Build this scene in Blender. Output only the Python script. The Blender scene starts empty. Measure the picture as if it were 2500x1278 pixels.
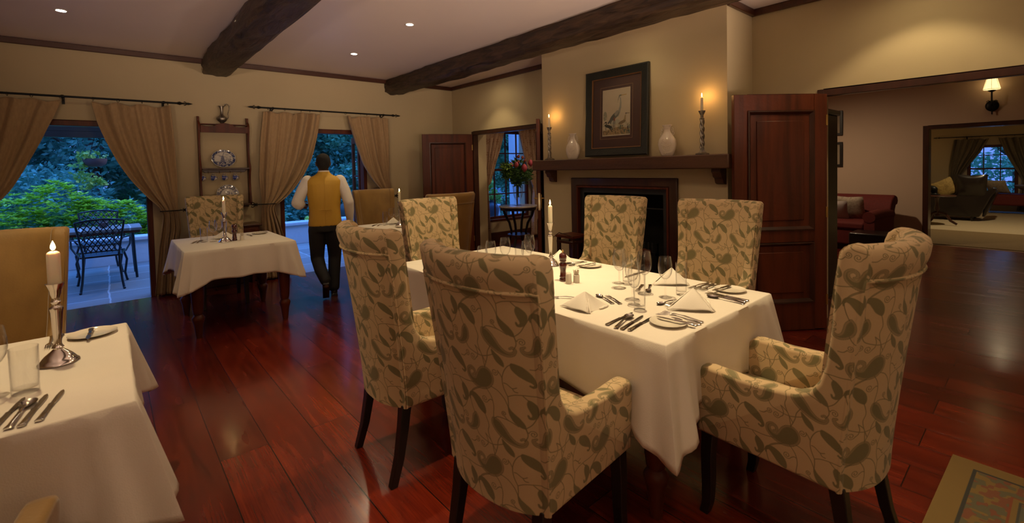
import bpy, bmesh, math, random
import numpy as np
from mathutils import Vector, Matrix
random.seed(7)
sc = bpy.context.scene
C = sc.collection
PI = math.pi

# ------------------------------------------------------------------ camera
CAM = Vector((-4.6676, -6.9611, 1.45))
def cam_axes(yaw=.7151, p=-.0315, r=-.0212):
    f = Vector((math.sin(yaw)*math.cos(p), math.cos(yaw)*math.cos(p), math.sin(p)))
    rt = Vector((math.cos(yaw), -math.sin(yaw), 0)); up = rt.cross(f)
    return math.cos(r)*rt+math.sin(r)*up, -math.sin(r)*rt+math.cos(r)*up, f
rt, up, fw = cam_axes()
cd = bpy.data.cameras.new('camera'); cam = bpy.data.objects.new('camera', cd); C.objects.link(cam)
cam.matrix_world = Matrix(((rt.x, up.x, -fw.x, CAM.x), (rt.y, up.y, -fw.y, CAM.y), (rt.z, up.z, -fw.z, CAM.z), (0, 0, 0, 1)))
cd.sensor_width = 36; cd.lens = 36*1135/2500; cd.shift_y = -(639-444)/2500
cd.clip_start = .05; cd.clip_end = 200
cd.dof.use_dof = True; cd.dof.focus_distance = 3.2; cd.dof.aperture_fstop = 3.2
sc.camera = cam

# ------------------------------------------------------------------ world: dusk sky
w = bpy.data.worlds.new('dusk'); sc.world = w; w.use_nodes = True
nt = w.node_tree; nt.nodes.clear()
o = nt.nodes.new('ShaderNodeOutputWorld'); b = nt.nodes.new('ShaderNodeBackground')
tc = nt.nodes.new('ShaderNodeTexCoord'); sx = nt.nodes.new('ShaderNodeSeparateXYZ'); cr = nt.nodes.new('ShaderNodeValToRGB')
nt.links.new(tc.outputs['Generated'], sx.inputs[0]); nt.links.new(sx.outputs['Z'], cr.inputs[0]); nt.links.new(cr.outputs[0], b.inputs[0]); nt.links.new(b.outputs[0], o.inputs[0])
cr.color_ramp.elements[0].position = 0.28; cr.color_ramp.elements[0].color = (.032, .062, .20, 1)
cr.color_ramp.elements[1].position = .75; cr.color_ramp.elements[1].color = (.055, .215, .80, 1)
b.inputs[1].default_value = 5.5

# ------------------------------------------------------------------ exposure and large lights
vs = sc.view_settings; vs.view_transform = 'Standard'; vs.look = 'None'; vs.gamma = 1; vs.use_curve_mapping = False
vs.exposure = 0.0
sc.cycles.max_bounces = 7; sc.cycles.diffuse_bounces = 4; sc.cycles.glossy_bounces = 3; sc.cycles.transparent_max_bounces = 16
sc.cycles.transmission_bounces = 4; sc.cycles.caustics_reflective = False; sc.cycles.caustics_refractive = False
sc.cycles.sample_clamp_indirect = 3.0; sc.cycles.use_denoising = True

def lamp(kind, loc, energy, color, aim=None, **kw):
    l = bpy.data.lights.new(kind.lower()+'_light', kind); l.energy = energy; l.color = color
    o = bpy.data.objects.new(kind.lower()+'_light', l); C.objects.link(o); o.location = loc
    for k, v in kw.items(): setattr(l, k, v)
    if aim is not None: o.rotation_euler = (Vector(aim)-Vector(loc)).to_track_quat('-Z', 'Y').to_euler()
    return o
for (x, wd) in ((-4.95, 1.3), (-2.25, 1.2)):    # daylight openings (portals only guide the sky's light)
    p = lamp('AREA', (x, .3, 1.05), 1, (1, 1, 1), aim=(x, -1, 1.05), shape='RECTANGLE', size=wd, size_y=2.0); p.data.cycles.is_portal = True
WARM = (1.0, .76, .41)
H = 2.885
# recessed halogen downlights of the dining room: x, y, watts, cone degrees, blend
DOWN = [(-4.92, -1.37, 12, 110, .8), (-2.33, -1.36, 30, 104, .8), (-2.36, -2.81, 20, 110, .8), (-.47, -1.4, 17, 94, .45),
        (-4.92, -2.81, 12, 110, .8), (-2.55, -4.30, 125, 76, .8), (-4.92, -4.3, 80, 86, .8), (-.47, -6.35, 22, 104, .35), (-2.62, -5.55, 150, 74, .8), (-3.7, -2.0, 44, 86, .8), (-.95, -4.3, 7, 120, .9), (-4.0, -7.2, 26, 100, .9), (-1.6, -7.6, 7, 110, .9)]
for (x, y, e, cone, bl) in DOWN:
    lamp('SPOT', (x, y, H-.03), e, WARM, aim=(x, y, 0), spot_size=math.radians(cone), spot_blend=bl, shadow_soft_size=.035)
    lamp('SPOT', (x, y, H-.035), min(e, 20)*.3, WARM, aim=(x, y, 0), spot_size=math.radians(172), spot_blend=.6, shadow_soft_size=.05)
# unseen point and spot lights, added behind the viewer to brighten the ceiling
for (x, y, z, e) in ((-7.0, -8.2, 1.5, 9), (-5.6, -9.0, 1.5, 9), (-2.6, -9.0, 1.5, 9), (-.4, -9.0, 1.5, 6)): lamp('POINT', (x, y, z), e, (1, .72, .47), shadow_soft_size=.15)
for (x, y, e, ax, ay) in ((-6.9, -8.6, 370, -4.0, -4.0), (-4.2, -9.1, 490, -3.0, -4.2), (-1.2, -8.4, 450, -2.0, -4.0)): lamp('SPOT', (x, y, 1.3), e, (1, .74, .56), aim=(ax, ay, 3.7), spot_size=math.radians(62), spot_blend=1.0, shadow_soft_size=.15)
# rooms beyond
lamp('SPOT', (3.4, -4.2, 2.8), 100, (1, .72, .45), aim=(3.6, -4.6, 0), spot_size=math.radians(165), spot_blend=.8, shadow_soft_size=.05)
lamp('SPOT', (8.3, -6.4, 2.8), 140, (1, .78, .46), aim=(8.6, -6.4, 0), spot_size=math.radians(165), spot_blend=.8, shadow_soft_size=.05)
lamp('SPOT', (1.0, -1.9, 2.8), 45, (1, .72, .45), aim=(1.0, -2.1, 0), spot_size=math.radians(160), spot_blend=.8, shadow_soft_size=.05)
# porch lantern over the terrace
lamp('POINT', (-3.6, 1.9, 2.6), 30, (1, .9, .42), shadow_soft_size=.08)

# ------------------------------------------------------------------ materials
def newmat(name):
    m = bpy.data.materials.new(name); m.use_nodes = True
    return m, m.node_tree, m.node_tree.nodes['Principled BSDF']
def setp(b, **k):
    names = dict(color='Base Color', rough='Roughness', metal='Metallic', spec='Specular IOR Level', coat='Coat Weight', coatr='Coat Roughness', sheen='Sheen Weight', sheenr='Sheen Roughness', sheent='Sheen Tint', trans='Transmission Weight', sub='Subsurface Weight', emit='Emission Strength', emitc='Emission Color', ior='IOR')
    for a, v in k.items():
        if isinstance(v, tuple) and len(v) == 3: v = (*v, 1)
        b.inputs[names[a]].default_value = v
def noisemat(name, c1, c2, scale=(8, 8, 8), rough=.6, bump=.0, bscale=60, detail=4, nscale=1.0, dist=0, **k):
    """two colours mixed by stretched object-space noise, with optional fine bump"""
    m, t, b = newmat(name); N = t.nodes.new; L = t.links.new
    tc = N('ShaderNodeTexCoord'); mp = N('ShaderNodeMapping'); nz = N('ShaderNodeTexNoise'); mx = N('ShaderNodeMix'); mx.data_type = 'RGBA'
    mp.inputs['Scale'].default_value = scale; nz.inputs['Scale'].default_value = nscale; nz.inputs['Detail'].default_value = detail; nz.inputs['Distortion'].default_value = dist
    L(tc.outputs['Object'], mp.inputs[0]); L(mp.outputs[0], nz.inputs['Vector'])
    mr = N('ShaderNodeMapRange'); mr.inputs[1].default_value = .3; mr.inputs[2].default_value = .7
    L(nz.outputs[0], mr.inputs[0]); L(mr.outputs[0], mx.inputs[0]); mx.inputs[6].default_value = (*c1, 1); mx.inputs[7].default_value = (*c2, 1)
    L(mx.outputs[2], b.inputs['Base Color']); setp(b, rough=rough, **k)
    if bump:
        n2 = N('ShaderNodeTexNoise'); n2.inputs['Scale'].default_value = bscale; n2.inputs['Detail'].default_value = 3
        bp = N('ShaderNodeBump'); bp.inputs['Strength'].default_value = bump; bp.inputs['Distance'].default_value = .01
        L(tc.outputs['Object'], n2.inputs['Vector']); L(n2.outputs[0], bp.inputs['Height']); L(bp.outputs[0], b.inputs['Normal'])
    return m
def plain(name, c, rough=.5, **k):
    m, t, b = newmat(name); setp(b, color=c, rough=rough, **k); return m
M = {}
M['wall'] = noisemat('painted_plaster', (.555, .458, .282), (.51, .42, .258), (1.2,)*3, .75, bump=.25, bscale=9)
M['midwall'] = noisemat('plaster_mid', (.56, .42, .31), (.53, .40, .29), (1.2,)*3, .8)
M['ceiling'] = noisemat('painted_ceiling', (.92, .81, .79), (.88, .77, .75), (.9,)*3, .42, bump=.3, bscale=3)
M['mahog'] = noisemat('mahogany', (.125, .026, .008), (.055, .012, .004), (14, 14, 1.1), .42, bump=.15, bscale=35, dist=.6, spec=.3)
M['mahogh'] = noisemat('mahogany_flat', (.085, .025, .010), (.045, .013, .006), (1.2, 14, 14), .35, dist=.5, coat=.2, coatr=.25)
M['darkwood'] = noisemat('dark_wood', (.06, .018, .009), (.028, .009, .005), (10, 10, 2), .35, dist=.5, coat=.2)
M['black'] = noisemat('black_wood', (.014, .009, .007), (.007, .005, .004), (10, 10, 2), .35)
M['mantel'] = noisemat('mantel_wood', (.10, .042, .018), (.05, .02, .01), (12, 1.2, 14), .45, bump=.3, bscale=30, dist=.5)
M['iron'] = plain('black_iron', (.010, .010, .010), .45, metal=.6)
M['patio_iron'] = plain('patio_iron', (.008, .012, .016), .35, metal=.3, coat=.3)
M['silver'] = plain('silver', (.88, .84, .76), .12, metal=1.0)
M['steel'] = plain('steel', (.72, .69, .64), .16, metal=1.0)
M['pewter'] = noisemat('pewter', (.36, .32, .27), (.20, .18, .15), (40,)*3, .35, metal=.9, bump=.3, bscale=90)
M['brass'] = plain('brass', (.55, .36, .12), .3, metal=1.0)
M['wax'] = plain('candle_wax', (.86, .78, .60), .45, sub=.25)
M['wick'] = plain('wick', (.01, .01, .01), .9)
M['china'] = plain('china', (.82, .76, .64), .12, coat=.5)
M['ceramic'] = noisemat('ivory_ceramic', (.66, .58, .48), (.58, .50, .41), (9,)*3, .22, coat=.4)
M['cloth'] = noisemat('white_linen', (.82, .76, .66), (.79, .73, .63), (5,)*3, .85, bump=.12, bscale=260)
M['napkin'] = noisemat('napkin_linen', (.86, .81, .72), (.83, .78, .69), (9,)*3, .8, bump=.15, bscale=300)
M['curtain'] = noisemat('curtain_linen', (.44, .30, .16), (.37, .245, .13), (60, 60, 22), .85, bump=.25, bscale=200, sheen=.15)
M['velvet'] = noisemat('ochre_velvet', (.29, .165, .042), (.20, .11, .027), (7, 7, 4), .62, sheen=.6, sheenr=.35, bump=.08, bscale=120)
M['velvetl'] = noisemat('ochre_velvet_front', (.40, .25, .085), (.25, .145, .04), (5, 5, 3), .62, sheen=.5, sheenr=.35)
M['vest'] = noisemat('mustard_vest', (.56, .33, .035), (.50, .29, .03), (10, 10, 3), .65, bump=.3, bscale=14)
M['shirt'] = noisemat('white_shirt', (.76, .72, .66), (.72, .68, .62), (10,)*3, .8, bump=.3, bscale=16)
M['trouser'] = noisemat('black_trouser', (.012, .011, .012), (.008, .008, .009), (9,)*3, .75, bump=.3, bscale=12)
M['shoe'] = plain('shoe_leather', (.012, .010, .009), .25, coat=.4)
M['skin'] = plain('dark_skin', (.085, .036, .018), .5, sub=.1)
M['hair'] = noisemat('black_hair', (.008, .006, .005), (.004, .003, .003), (90,)*3, .8, bump=.6, bscale=300)
M['redfab'] = noisemat('red_upholstery', (.13, .012, .009), (.10, .009, .007), (30,)*3, .8)
M['leather'] = plain('black_leather', (.012, .008, .007), .28, coat=.3)
M['cushion'] = noisemat('cushion_print', (.50, .43, .33), (.30, .24, .18), (16,)*3, .8, dist=1.2)
M['cushiong'] = noisemat('cushion_gold', (.38, .26, .08), (.20, .13, .04), (14,)*3, .7, dist=1.2)
M['carpet'] = noisemat('carpet', (.52, .42, .28), (.45, .36, .23), (60,)*3, .95, bump=.4, bscale=180)
M['sisal'] = noisemat('sisal_rug_edge', (.24, .16, .075), (.18, .12, .055), (70,)*3, .95, bump=.5, bscale=160)
M['soot'] = plain('soot', (.006, .005, .004), .9)
M['greymetal'] = noisemat('fire_insert', (.045, .05, .052), (.03, .034, .036), (6,)*3, .4, metal=.4)
M['marble'] = noisemat('marble', (.60, .56, .52), (.42, .38, .35), (5,)*3, .15, dist=2)
M['whitewall'] = noisemat('white_render', (.62, .63, .66), (.55, .56, .58), (3,)*3, .85, bump=.3, bscale=20)
M['bark'] = noisemat('bark', (.10, .075, .05), (.05, .04, .03), (6, 6, 2), .9, bump=.8, bscale=20)
M['pot'] = plain('pot_clay', (.10, .055, .05), .6)
M['rim'] = plain('downlight_rim', (.75, .70, .62), .4)
M['plum'] = noisemat('mount_card', (.075, .028, .018), (.065, .024, .015), (4,)*3, .8)
M['frame'] = noisemat('black_green_frame', (.016, .018, .013), (.009, .010, .008), (12,)*3, .4, bump=.2, bscale=50)
M['gilt'] = plain('gilt_fillet', (.16, .07, .02), .4, metal=.3)
M['mdoor'] = M['mahog']
def emis(name, c, s):
    m, t, b = newmat(name); setp(b, color=(0, 0, 0), emitc=c, emit=s); return m
M['flame'] = emis('candle_flame', (1, .62, .22), 45)
M['bulb'] = emis('halogen_bulb', (1, .88, .66), 60)
M['lampshade'] = emis('lit_shade', (1, .66, .26), 2.0)
def leafmat(name, c1, c2):
    m, t, b = newmat(name); N = t.nodes.new; L = t.links.new
    oi = N('ShaderNodeNewGeometry'); mx = N('ShaderNodeMix'); mx.data_type = 'RGBA'
    L(oi.outputs['Random Per Island'], mx.inputs[0]); mx.inputs[6].default_value = (*c1, 1); mx.inputs[7].default_value = (*c2, 1)
    L(mx.outputs[2], b.inputs['Base Color']); setp(b, rough=.45)
    tr = N('ShaderNodeBsdfTranslucent'); ms = N('ShaderNodeMixShader'); ms.inputs[0].default_value = .3
    L(mx.outputs[2], tr.inputs[0]); L(b.outputs[0], ms.inputs[1]); L(tr.outputs[0], ms.inputs[2])
    L(ms.outputs[0], t.nodes['Material Output'].inputs[0]); return m
M['leaf_dark'] = leafmat('leaf_dark', (.08, .25, .18), (.16, .42, .30))
M['leaf_mid'] = leafmat('leaf_mid', (.16, .46, .28), (.28, .66, .40))
M['leaf_hedge'] = leafmat('leaf_hedge', (.34, .58, .05), (.75, .95, .12))
M['leaf_light'] = leafmat('leaf_light', (.25, .45, .08), (.40, .65, .15))
M['petal'] = leafmat('red_petal', (.45, .03, .06), (.55, .08, .10))
M['leaf_fl'] = leafmat('leaf_bouquet', (.04, .11, .03), (.10, .20, .06))
def glassmat(name, tint=(.97, .98, .97), strength=1.0, rough=0.0):
    m, t, b = newmat(name); N = t.nodes.new; L = t.links.new; t.nodes.remove(b)
    tr = N('ShaderNodeBsdfTransparent'); tr.inputs[0].default_value = (*tint, 1); gl = N('ShaderNodeBsdfGlossy'); gl.inputs['Roughness'].default_value = rough
    fr = N('ShaderNodeLayerWeight'); fr.inputs[0].default_value = .5; pw = N('ShaderNodeMath'); pw.operation = 'POWER'; pw.inputs[1].default_value = 3.0
    ml = N('ShaderNodeMath'); ml.operation = 'MULTIPLY_ADD'; ml.inputs[1].default_value = 1.0*strength; ml.inputs[2].default_value = .035*min(strength, 1); ml.use_clamp = True
    L(fr.outputs['Facing'], pw.inputs[0]); L(pw.outputs[0], ml.inputs[0]); ms = N('ShaderNodeMixShader'); L(ml.outputs[0], ms.inputs[0]); L(tr.outputs[0], ms.inputs[1]); L(gl.outputs[0], ms.inputs[2])
    L(ms.outputs[0], t.nodes['Material Output'].inputs[0]); return m
M['glass'] = glassmat('table_glass', (.992, .992, .99), .9, .01)
M['pane'] = glassmat('window_glass', (.97, .98, .98), .35)
M['picglass'] = glassmat('picture_glass', (.97, .98, .98), .5, .32)
M['vaseglass'] = glassmat('vase_glass', (.96, .97, .97), 1.0)

def floormat():
    m, t, b = newmat('floorboards'); N = t.nodes.new; L = t.links.new
    tc = N('ShaderNodeTexCoord'); mp = N('ShaderNodeMapping'); mp.inputs['Rotation'].default_value = (0, 0, PI/2); mp.inputs['Location'].default_value = (.35, .0766, 0)
    L(tc.outputs['Object'], mp.inputs[0])
    br = N('ShaderNodeTexBrick'); br.offset = .37; br.offset_frequency = 2; br.squash = 1
    br.inputs['Scale'].default_value = 1; br.inputs['Brick Width'].default_value = 2.3; br.inputs['Row Height'].default_value = .222
    br.inputs['Mortar Size'].default_value = .0028; br.inputs['Mortar Smooth'].default_value = .3; br.inputs['Bias'].default_value = 0
    br.inputs['Color1'].default_value = (0, 0, 0, 1); br.inputs['Color2'].default_value = (1, 1, 1, 1); br.inputs['Mortar'].default_value = (.5, .5, .5, 1)
    L(mp.outputs[0], br.inputs[0])
    # grain, offset per board
    vm = N('ShaderNodeVectorMath'); vm.operation = 'MULTIPLY_ADD'; vm.inputs[1].default_value = (3, 7, 5)
    L(br.outputs[0], vm.inputs[0]); vm.inputs[1].default_value = (13, 29, 17); L(mp.outputs[0], vm.inputs[2])
    m2 = N('ShaderNodeMapping'); m2.inputs['Scale'].default_value = (1.0, 9, 1); L(vm.outputs[0], m2.inputs[0])
    nz = N('ShaderNodeTexNoise'); nz.inputs['Scale'].default_value = 1.5; nz.inputs['Detail'].default_value = 5; nz.inputs['Distortion'].default_value = 1.1; L(m2.outputs[0], nz.inputs[0])
    m3 = N('ShaderNodeMapping'); m3.inputs['Scale'].default_value = (.7, 4, 1); L(vm.outputs[0], m3.inputs[0])
    n3 = N('ShaderNodeTexNoise'); n3.inputs['Scale'].default_value = 3; n3.inputs['Detail'].default_value = 2; L(m3.outputs[0], n3.inputs[0])
    cr = N('ShaderNodeValToRGB'); e = cr.color_ramp.elements
    e[0].position = .22; e[0].color = (.070, .007, .004, 1); e[1].position = .78; e[1].color = (.21, .029, .008, 1)
    x = e.new(.52); x.color = (.14, .016, .006, 1)
    L(nz.outputs[0], cr.inputs[0])
    # fine dark figure along the board
    m6 = N('ShaderNodeMapping'); m6.inputs['Scale'].default_value = (1.1, 26, 1); L(vm.outputs[0], m6.inputs[0])
    n6 = N('ShaderNodeTexNoise'); n6.inputs['Scale'].default_value = 2.2; n6.inputs['Detail'].default_value = 6; n6.inputs['Distortion'].default_value = 2.2; L(m6.outputs[0], n6.inputs[0])
    r6 = N('ShaderNodeValToRGB'); r6.color_ramp.elements[0].position = .36; r6.color_ramp.elements[0].color = (.38, .34, .34, 1); r6.color_ramp.elements[1].position = .56; r6.color_ramp.elements[1].color = (1.08, 1.08, 1.05, 1); L(n6.outputs[0], r6.inputs[0])
    mg = N('ShaderNodeMix'); mg.data_type = 'RGBA'; mg.blend_type = 'MULTIPLY'; mg.inputs[0].default_value = .38; L(cr.outputs[0], mg.inputs[6]); L(r6.outputs[0], mg.inputs[7])
    mx = N('ShaderNodeMix'); mx.data_type = 'RGBA'; mx.blend_type = 'MULTIPLY'; mx.inputs[0].default_value = 1
    c2 = N('ShaderNodeValToRGB'); e = c2.color_ramp.elements; e[0].color = (.50, .42, .45, 1); e[1].color = (1.5, 1.35, 1.2, 1)
    ad = N('ShaderNodeMath'); ad.operation = 'MULTIPLY_ADD'; ad.inputs[1].default_value = .6
    L(br.outputs[0], ad.inputs[0]); m4 = N('ShaderNodeMath'); m4.operation = 'MULTIPLY'; m4.inputs[1].default_value = .4; L(n3.outputs[0], m4.inputs[0]); L(m4.outputs[0], ad.inputs[2])
    L(ad.outputs[0], c2.inputs[0]); L(mg.outputs[2], mx.inputs[6]); L(c2.outputs[0], mx.inputs[7])
    m5 = N('ShaderNodeMix'); m5.data_type = 'RGBA'; L(br.outputs['Fac'], m5.inputs[0]); L(mx.outputs[2], m5.inputs[6]); m5.inputs[7].default_value = (.012, .003, .002, 1)
    L(m5.outputs[2], b.inputs['Base Color'])
    rr = N('ShaderNodeMapRange'); rr.inputs[3].default_value = .16; rr.inputs[4].default_value = .34; L(n3.outputs[0], rr.inputs[0]); L(rr.outputs[0], b.inputs['Roughness'])
    bp = N('ShaderNodeBump'); bp.inputs['Strength'].default_value = .35; bp.inputs['Distance'].default_value = .004; bp.invert = True
    hh = N('ShaderNodeMath'); hh.operation = 'MULTIPLY_ADD'; hh.inputs[1].default_value = 1.0; L(br.outputs['Fac'], hh.inputs[0])
    h2 = N('ShaderNodeMath'); h2.operation = 'MULTIPLY'; h2.inputs[1].default_value = .22; L(n3.outputs[0], h2.inputs[0]); L(h2.outputs[0], hh.inputs[2])
    L(hh.outputs[0], bp.inputs['Height']); L(bp.outputs[0], b.inputs['Normal'])
    setp(b, coat=.6, coatr=.16, spec=.5); return m
M['floor'] = floormat()
def stonemat():
    m, t, b = newmat('terrace_paving'); N = t.nodes.new; L = t.links.new
    tc = N('ShaderNodeTexCoord'); mp = N('ShaderNodeMapping'); mp.inputs['Rotation'].default_value = (0, 0, PI/2)
    nz0 = N('ShaderNodeTexNoise'); nz0.inputs['Scale'].default_value = 3; vm = N('ShaderNodeVectorMath'); vm.operation = 'MULTIPLY_ADD'; vm.inputs[1].default_value = (.05,)*3
    L(tc.outputs['Object'], mp.inputs[0]); L(mp.outputs[0], nz0.inputs[0]); L(nz0.outputs['Color'], vm.inputs[0]); L(mp.outputs[0], vm.inputs[2])
    br = N('ShaderNodeTexBrick'); br.inputs['Scale'].default_value = 1; br.inputs['Brick Width'].default_value = .62; br.inputs['Row Height'].default_value = .52; br.inputs['Mortar Size'].default_value = .009
    br.inputs['Color1'].default_value = (.19, .175, .16, 1); br.inputs['Color2'].default_value = (.27, .25, .22, 1); br.inputs['Mortar'].default_value = (.45, .44, .42, 1)
    L(vm.outputs[0], br.inputs[0]); L(br.outputs[0], b.inputs['Base Color']); setp(b, rough=.7)
    bp = N('ShaderNodeBump'); bp.inputs['Strength'].default_value = .5; bp.inputs['Distance'].default_value = .02; nz = N('ShaderNodeTexNoise'); nz.inputs['Scale'].default_value = 5; nz.inputs['Detail'].default_value = 5
    L(tc.outputs['Object'], nz.inputs[0]); L(nz.outputs[0], bp.inputs['Height']); L(bp.outputs[0], b.inputs['Normal']); return m
M['stone'] = stonemat()
def beammat():
    m, t, b = newmat('hewn_beam'); N = t.nodes.new; L = t.links.new
    tc = N('ShaderNodeTexCoord'); mp = N('ShaderNodeMapping'); mp.inputs['Scale'].default_value = (9, 1.6, 9); L(tc.outputs['Object'], mp.inputs[0])
    nz = N('ShaderNodeTexNoise'); nz.inputs['Scale'].default_value = 2.2; nz.inputs['Detail'].default_value = 7; nz.inputs['Distortion'].default_value = 1.2; L(mp.outputs[0], nz.inputs[0])
    cr = N('ShaderNodeValToRGB'); e = cr.color_ramp.elements; e[0].position = .35; e[0].color = (.022, .012, .007, 1); e[1].position = .7; e[1].color = (.085, .048, .026, 1)
    L(nz.outputs[0], cr.inputs[0]); L(cr.outputs[0], b.inputs['Base Color'])
    bp = N('ShaderNodeBump'); bp.inputs['Strength'].default_value = .9; bp.inputs['Distance'].default_value = .02; L(nz.outputs[0], bp.inputs['Height']); L(bp.outputs[0], b.inputs['Normal']); setp(b, rough=.5); return m
M['beam'] = beammat()

# ------------------------------------------------------------------ generated pattern tiles (drawn here with numpy, nothing loaded)
def seg_d(X, Y, x0, y0, x1, y1):
    dx, dy = x1-x0, y1-y0; L = dx*dx+dy*dy+1e-12
    t = np.clip(((X-x0)*dx+(Y-y0)*dy)/L, 0, 1); return np.hypot(X-x0-t*dx, Y-y0-t*dy)
def to_image(name, rgb):
    h, wd = rgb.shape[:2]; im = bpy.data.images.new(name, wd, h, alpha=False)
    a = np.ones((h, wd, 4), np.float32); a[..., :3] = np.clip(rgb, 0, 1)
    a[..., :3] = np.where(a[..., :3] <= .0031308, a[..., :3]*12.92, 1.055*np.power(np.maximum(a[..., :3], 1e-6), 1/2.4)-.055)
    im.pixels.foreach_set(a[::-1].ravel()); im.update(); im.pack(); return im
def paisley_tile():
    Wm, Hm, S = .26, .31, 2700
    wd, h = int(Wm*S), int(Hm*S)
    fill = np.full((h, wd), 9.0, np.float32)       # signed distance to leaf bodies
    band = np.full((h, wd), 9.0, np.float32)       # bodies with an outlined rim
    line = np.full((h, wd), 9.0, np.float32)       # vines: distance minus half width
    def stamp(A, x, y, r):
        R = abs(r)+.012
        x0, x1, y0, y1 = int((x-R)*S), int((x+R)*S)+1, int((y-R)*S), int((y+R)*S)+1
        X, Y = np.meshgrid(np.arange(x0, x1), np.arange(y0, y1)); d = np.hypot(X/S-x, Y/S-y)-r
        xi, yi = X % wd, Y % h; np.minimum.at(A, (yi, xi), d.astype(np.float32))
    def spine(x, y, a0, Lh, R, curl, n=70, tail=.0011):
        """body disc of radius R at (x,y); tail leaves in direction a0 and bends by curl radians, shrinking"""
        out = []; a = a0
        R = R*1.16
        for i in range(n):
            t = i/(n-1); r = max(R*(1-t**.75), 0)+tail*1.4; out.append((x, y, r)); x += math.cos(a)*Lh/n; y += math.sin(a)*Lh/n; a += curl*(t**.8)*2/n
        return out
    def body(A, *a, **k):
        for (x, y, r) in spine(*a, **k): stamp(A, x, y, r)
    def vine(pts, wv=.0016, n=24):
        P = [Vector((p[0], p[1], 0)) for p in pts]; q = []
        for i in range(len(P)-1):
            p0, p1, p2, p3 = P[max(i-1, 0)], P[i], P[i+1], P[min(i+2, len(P)-1)]
            for k in range(n):
                t = k/n; q.append(.5*((2*p1)+(p2-p0)*t+(2*p0-5*p1+4*p2-p3)*t*t+(3*p1-3*p2+p3-p0)*t**3))
        for v in q: stamp(line, v.x, v.y, wv)
    def curl(x, y, r, a0, turns=1.6, sgn=1):
        for i in range(60):
            t = i/59; a = a0+sgn*turns*2*PI*t; rr = r*(1-.82*t); stamp(line, x+rr*math.cos(a), y+rr*math.sin(a), .0014)
    # y runs downward in the cloth
    def shape(A, pts):
        P = [Vector((p[0], p[1], p[2])) for p in pts]; n = 14
        for i in range(len(P)-1):
            p0, p1, p2, p3 = P[max(i-1, 0)], P[i], P[i+1], P[min(i+2, len(P)-1)]
            for k in range(n):
                t = k/n; v = .5*((2*p1)+(p2-p0)*t+(2*p0-5*p1+4*p2-p3)*t*t+(3*p1-3*p2+p3-p0)*t**3); stamp(A, v.x, v.y, max(v.z, .0012))
    shape(band, [(.084, .100, .024), (.080, .113, .034), (.066, .128, .030), (.044, .140, .019), (.022, .137, .0125), (.006, .122, .0095), (.006, .104, .0078), (.020, .095, .0066), (.033, .101, .0055), (.034, .114, .0045), (.024, .119, .0032)])
    shape(band, [(.098, .258, .010), (.106, .270, .0195), (.120, .288, .0205), (.138, .307, .0155), (.157, .321, .0110), (.176, .328, .0082), (.192, .325, .0066), (.200, .313, .005), (.193, .304, .0038), (.184, .308, .003)])
    shape(band, [(.014, .262, .006), (.012, .280, .0165), (.008, .297, .0175), (-.004, .314, .0125), (-.020, .322, .0086), (-.035, .317, .0064), (-.040, .305, .005), (-.031, .299, .0032)])
    shape(fill, [(-.006, .214, .0025), (-.006, .203, .0045), (.004, .194, .008), (.018, .196, .0125), (.033, .207, .0165), (.046, .222, .0175), (.056, .236, .011), (.060, .246, .003)])
    shape(fill, [(.156, .200, .0022), (.160, .214, .006), (.168, .228, .0105), (.181, .244, .0130), (.194, .257, .009), (.202, .266, .002)])
    shape(fill, [(.184, .052, .006), (.192, .061, .0135), (.208, .072, .0175), (.226, .087, .0145), (.240, .101, .0085), (.246, .113, .0055), (.239, .121, .0042), (.230, .117, .003)])
    shape(fill, [(.120, .010, .002), (.128, .024, .0075), (.140, .040, .0115), (.150, .052, .0085), (.156, .062, .002)])
    shape(fill, [(.222, .170, .004), (.226, .182, .012), (.233, .197, .0150), (.234, .214, .010), (.228, .226, .006), (.218, .228, .0042), (.214, .219, .003)])
    vine([(.060, .152), (.030, .165), (.008, .182), (-.004, .205), (.000, .235), (.010, .262)])
    vine([(.078, .150), (.096, .175), (.102, .205), (.098, .235), (.096, .255)])
    vine([(.100, .140), (.125, .150), (.145, .172), (.156, .200)])
    vine([(.158, .163), (.180, .154), (.210, .151), (.240, .152), (.262, .150), (.285, .146)])
    vine([(.158, .163), (.148, .135), (.146, .105), (.155, .078), (.170, .058), (.186, .050)])
    vine([(.158, .163), (.158, .182), (.156, .202)])
    vine([(.096, .255), (.112, .243), (.135, .243), (.160, .250), (.182, .262)])
    vine([(.202, .266), (.222, .250), (.240, .222), (.258, .195), (.285, .172), (.312, .158)])
    vine([(.118, .308), (.104, .330), (.098, .355), (.085, .385)])
    vine([(.056, .240), (.066, .262), (.072, .285), (.066, .310), (.075, .340), (.092, .372)])
    vine([(.202, .266), (.206, .290), (.196, .310)])
    vine([(.008, .315), (.020, .335), (.045, .345), (.075, .350), (.100, .345), (.125, .335)])
    vine([(.222, .170), (.212, .160), (.205, .152)])
    curl(.122, .086, .0125, -.6); vine([(.133, .079), (.142, .092), (.147, .105)])
    curl(.068, .192, .0135, .3); vine([(.081, .196), (.092, .188), (.100, .190)])
    curl(.222, .283, .0125, 3.3); vine([(.2095, .281), (.205, .275), (.204, .268)])
    curl(.138, .225, .009, 1.4); vine([(.139, .234), (.146, .243), (.155, .248)])
    curl(.036, .052, .013, .2); vine([(.049, .055), (.058, .046), (.060, .030), (.052, .010)])
    vine([(.052, .010), (.075, .030), (.082, .060), (.084, .080)])
    curl(.270, .045, .011, 2.4, sgn=-1); vine([(.262, .052), (.250, .062), (.235, .062)])
    vine([(.190, .128), (.176, .132), (.160, .120), (.150, .118)]); vine([(.176, .132), (.182, .142), (.192, .144)])
    rng = np.random.RandomState(3)
    X, Y = np.meshgrid(np.arange(wd)/S, np.arange(h)/S)
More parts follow.
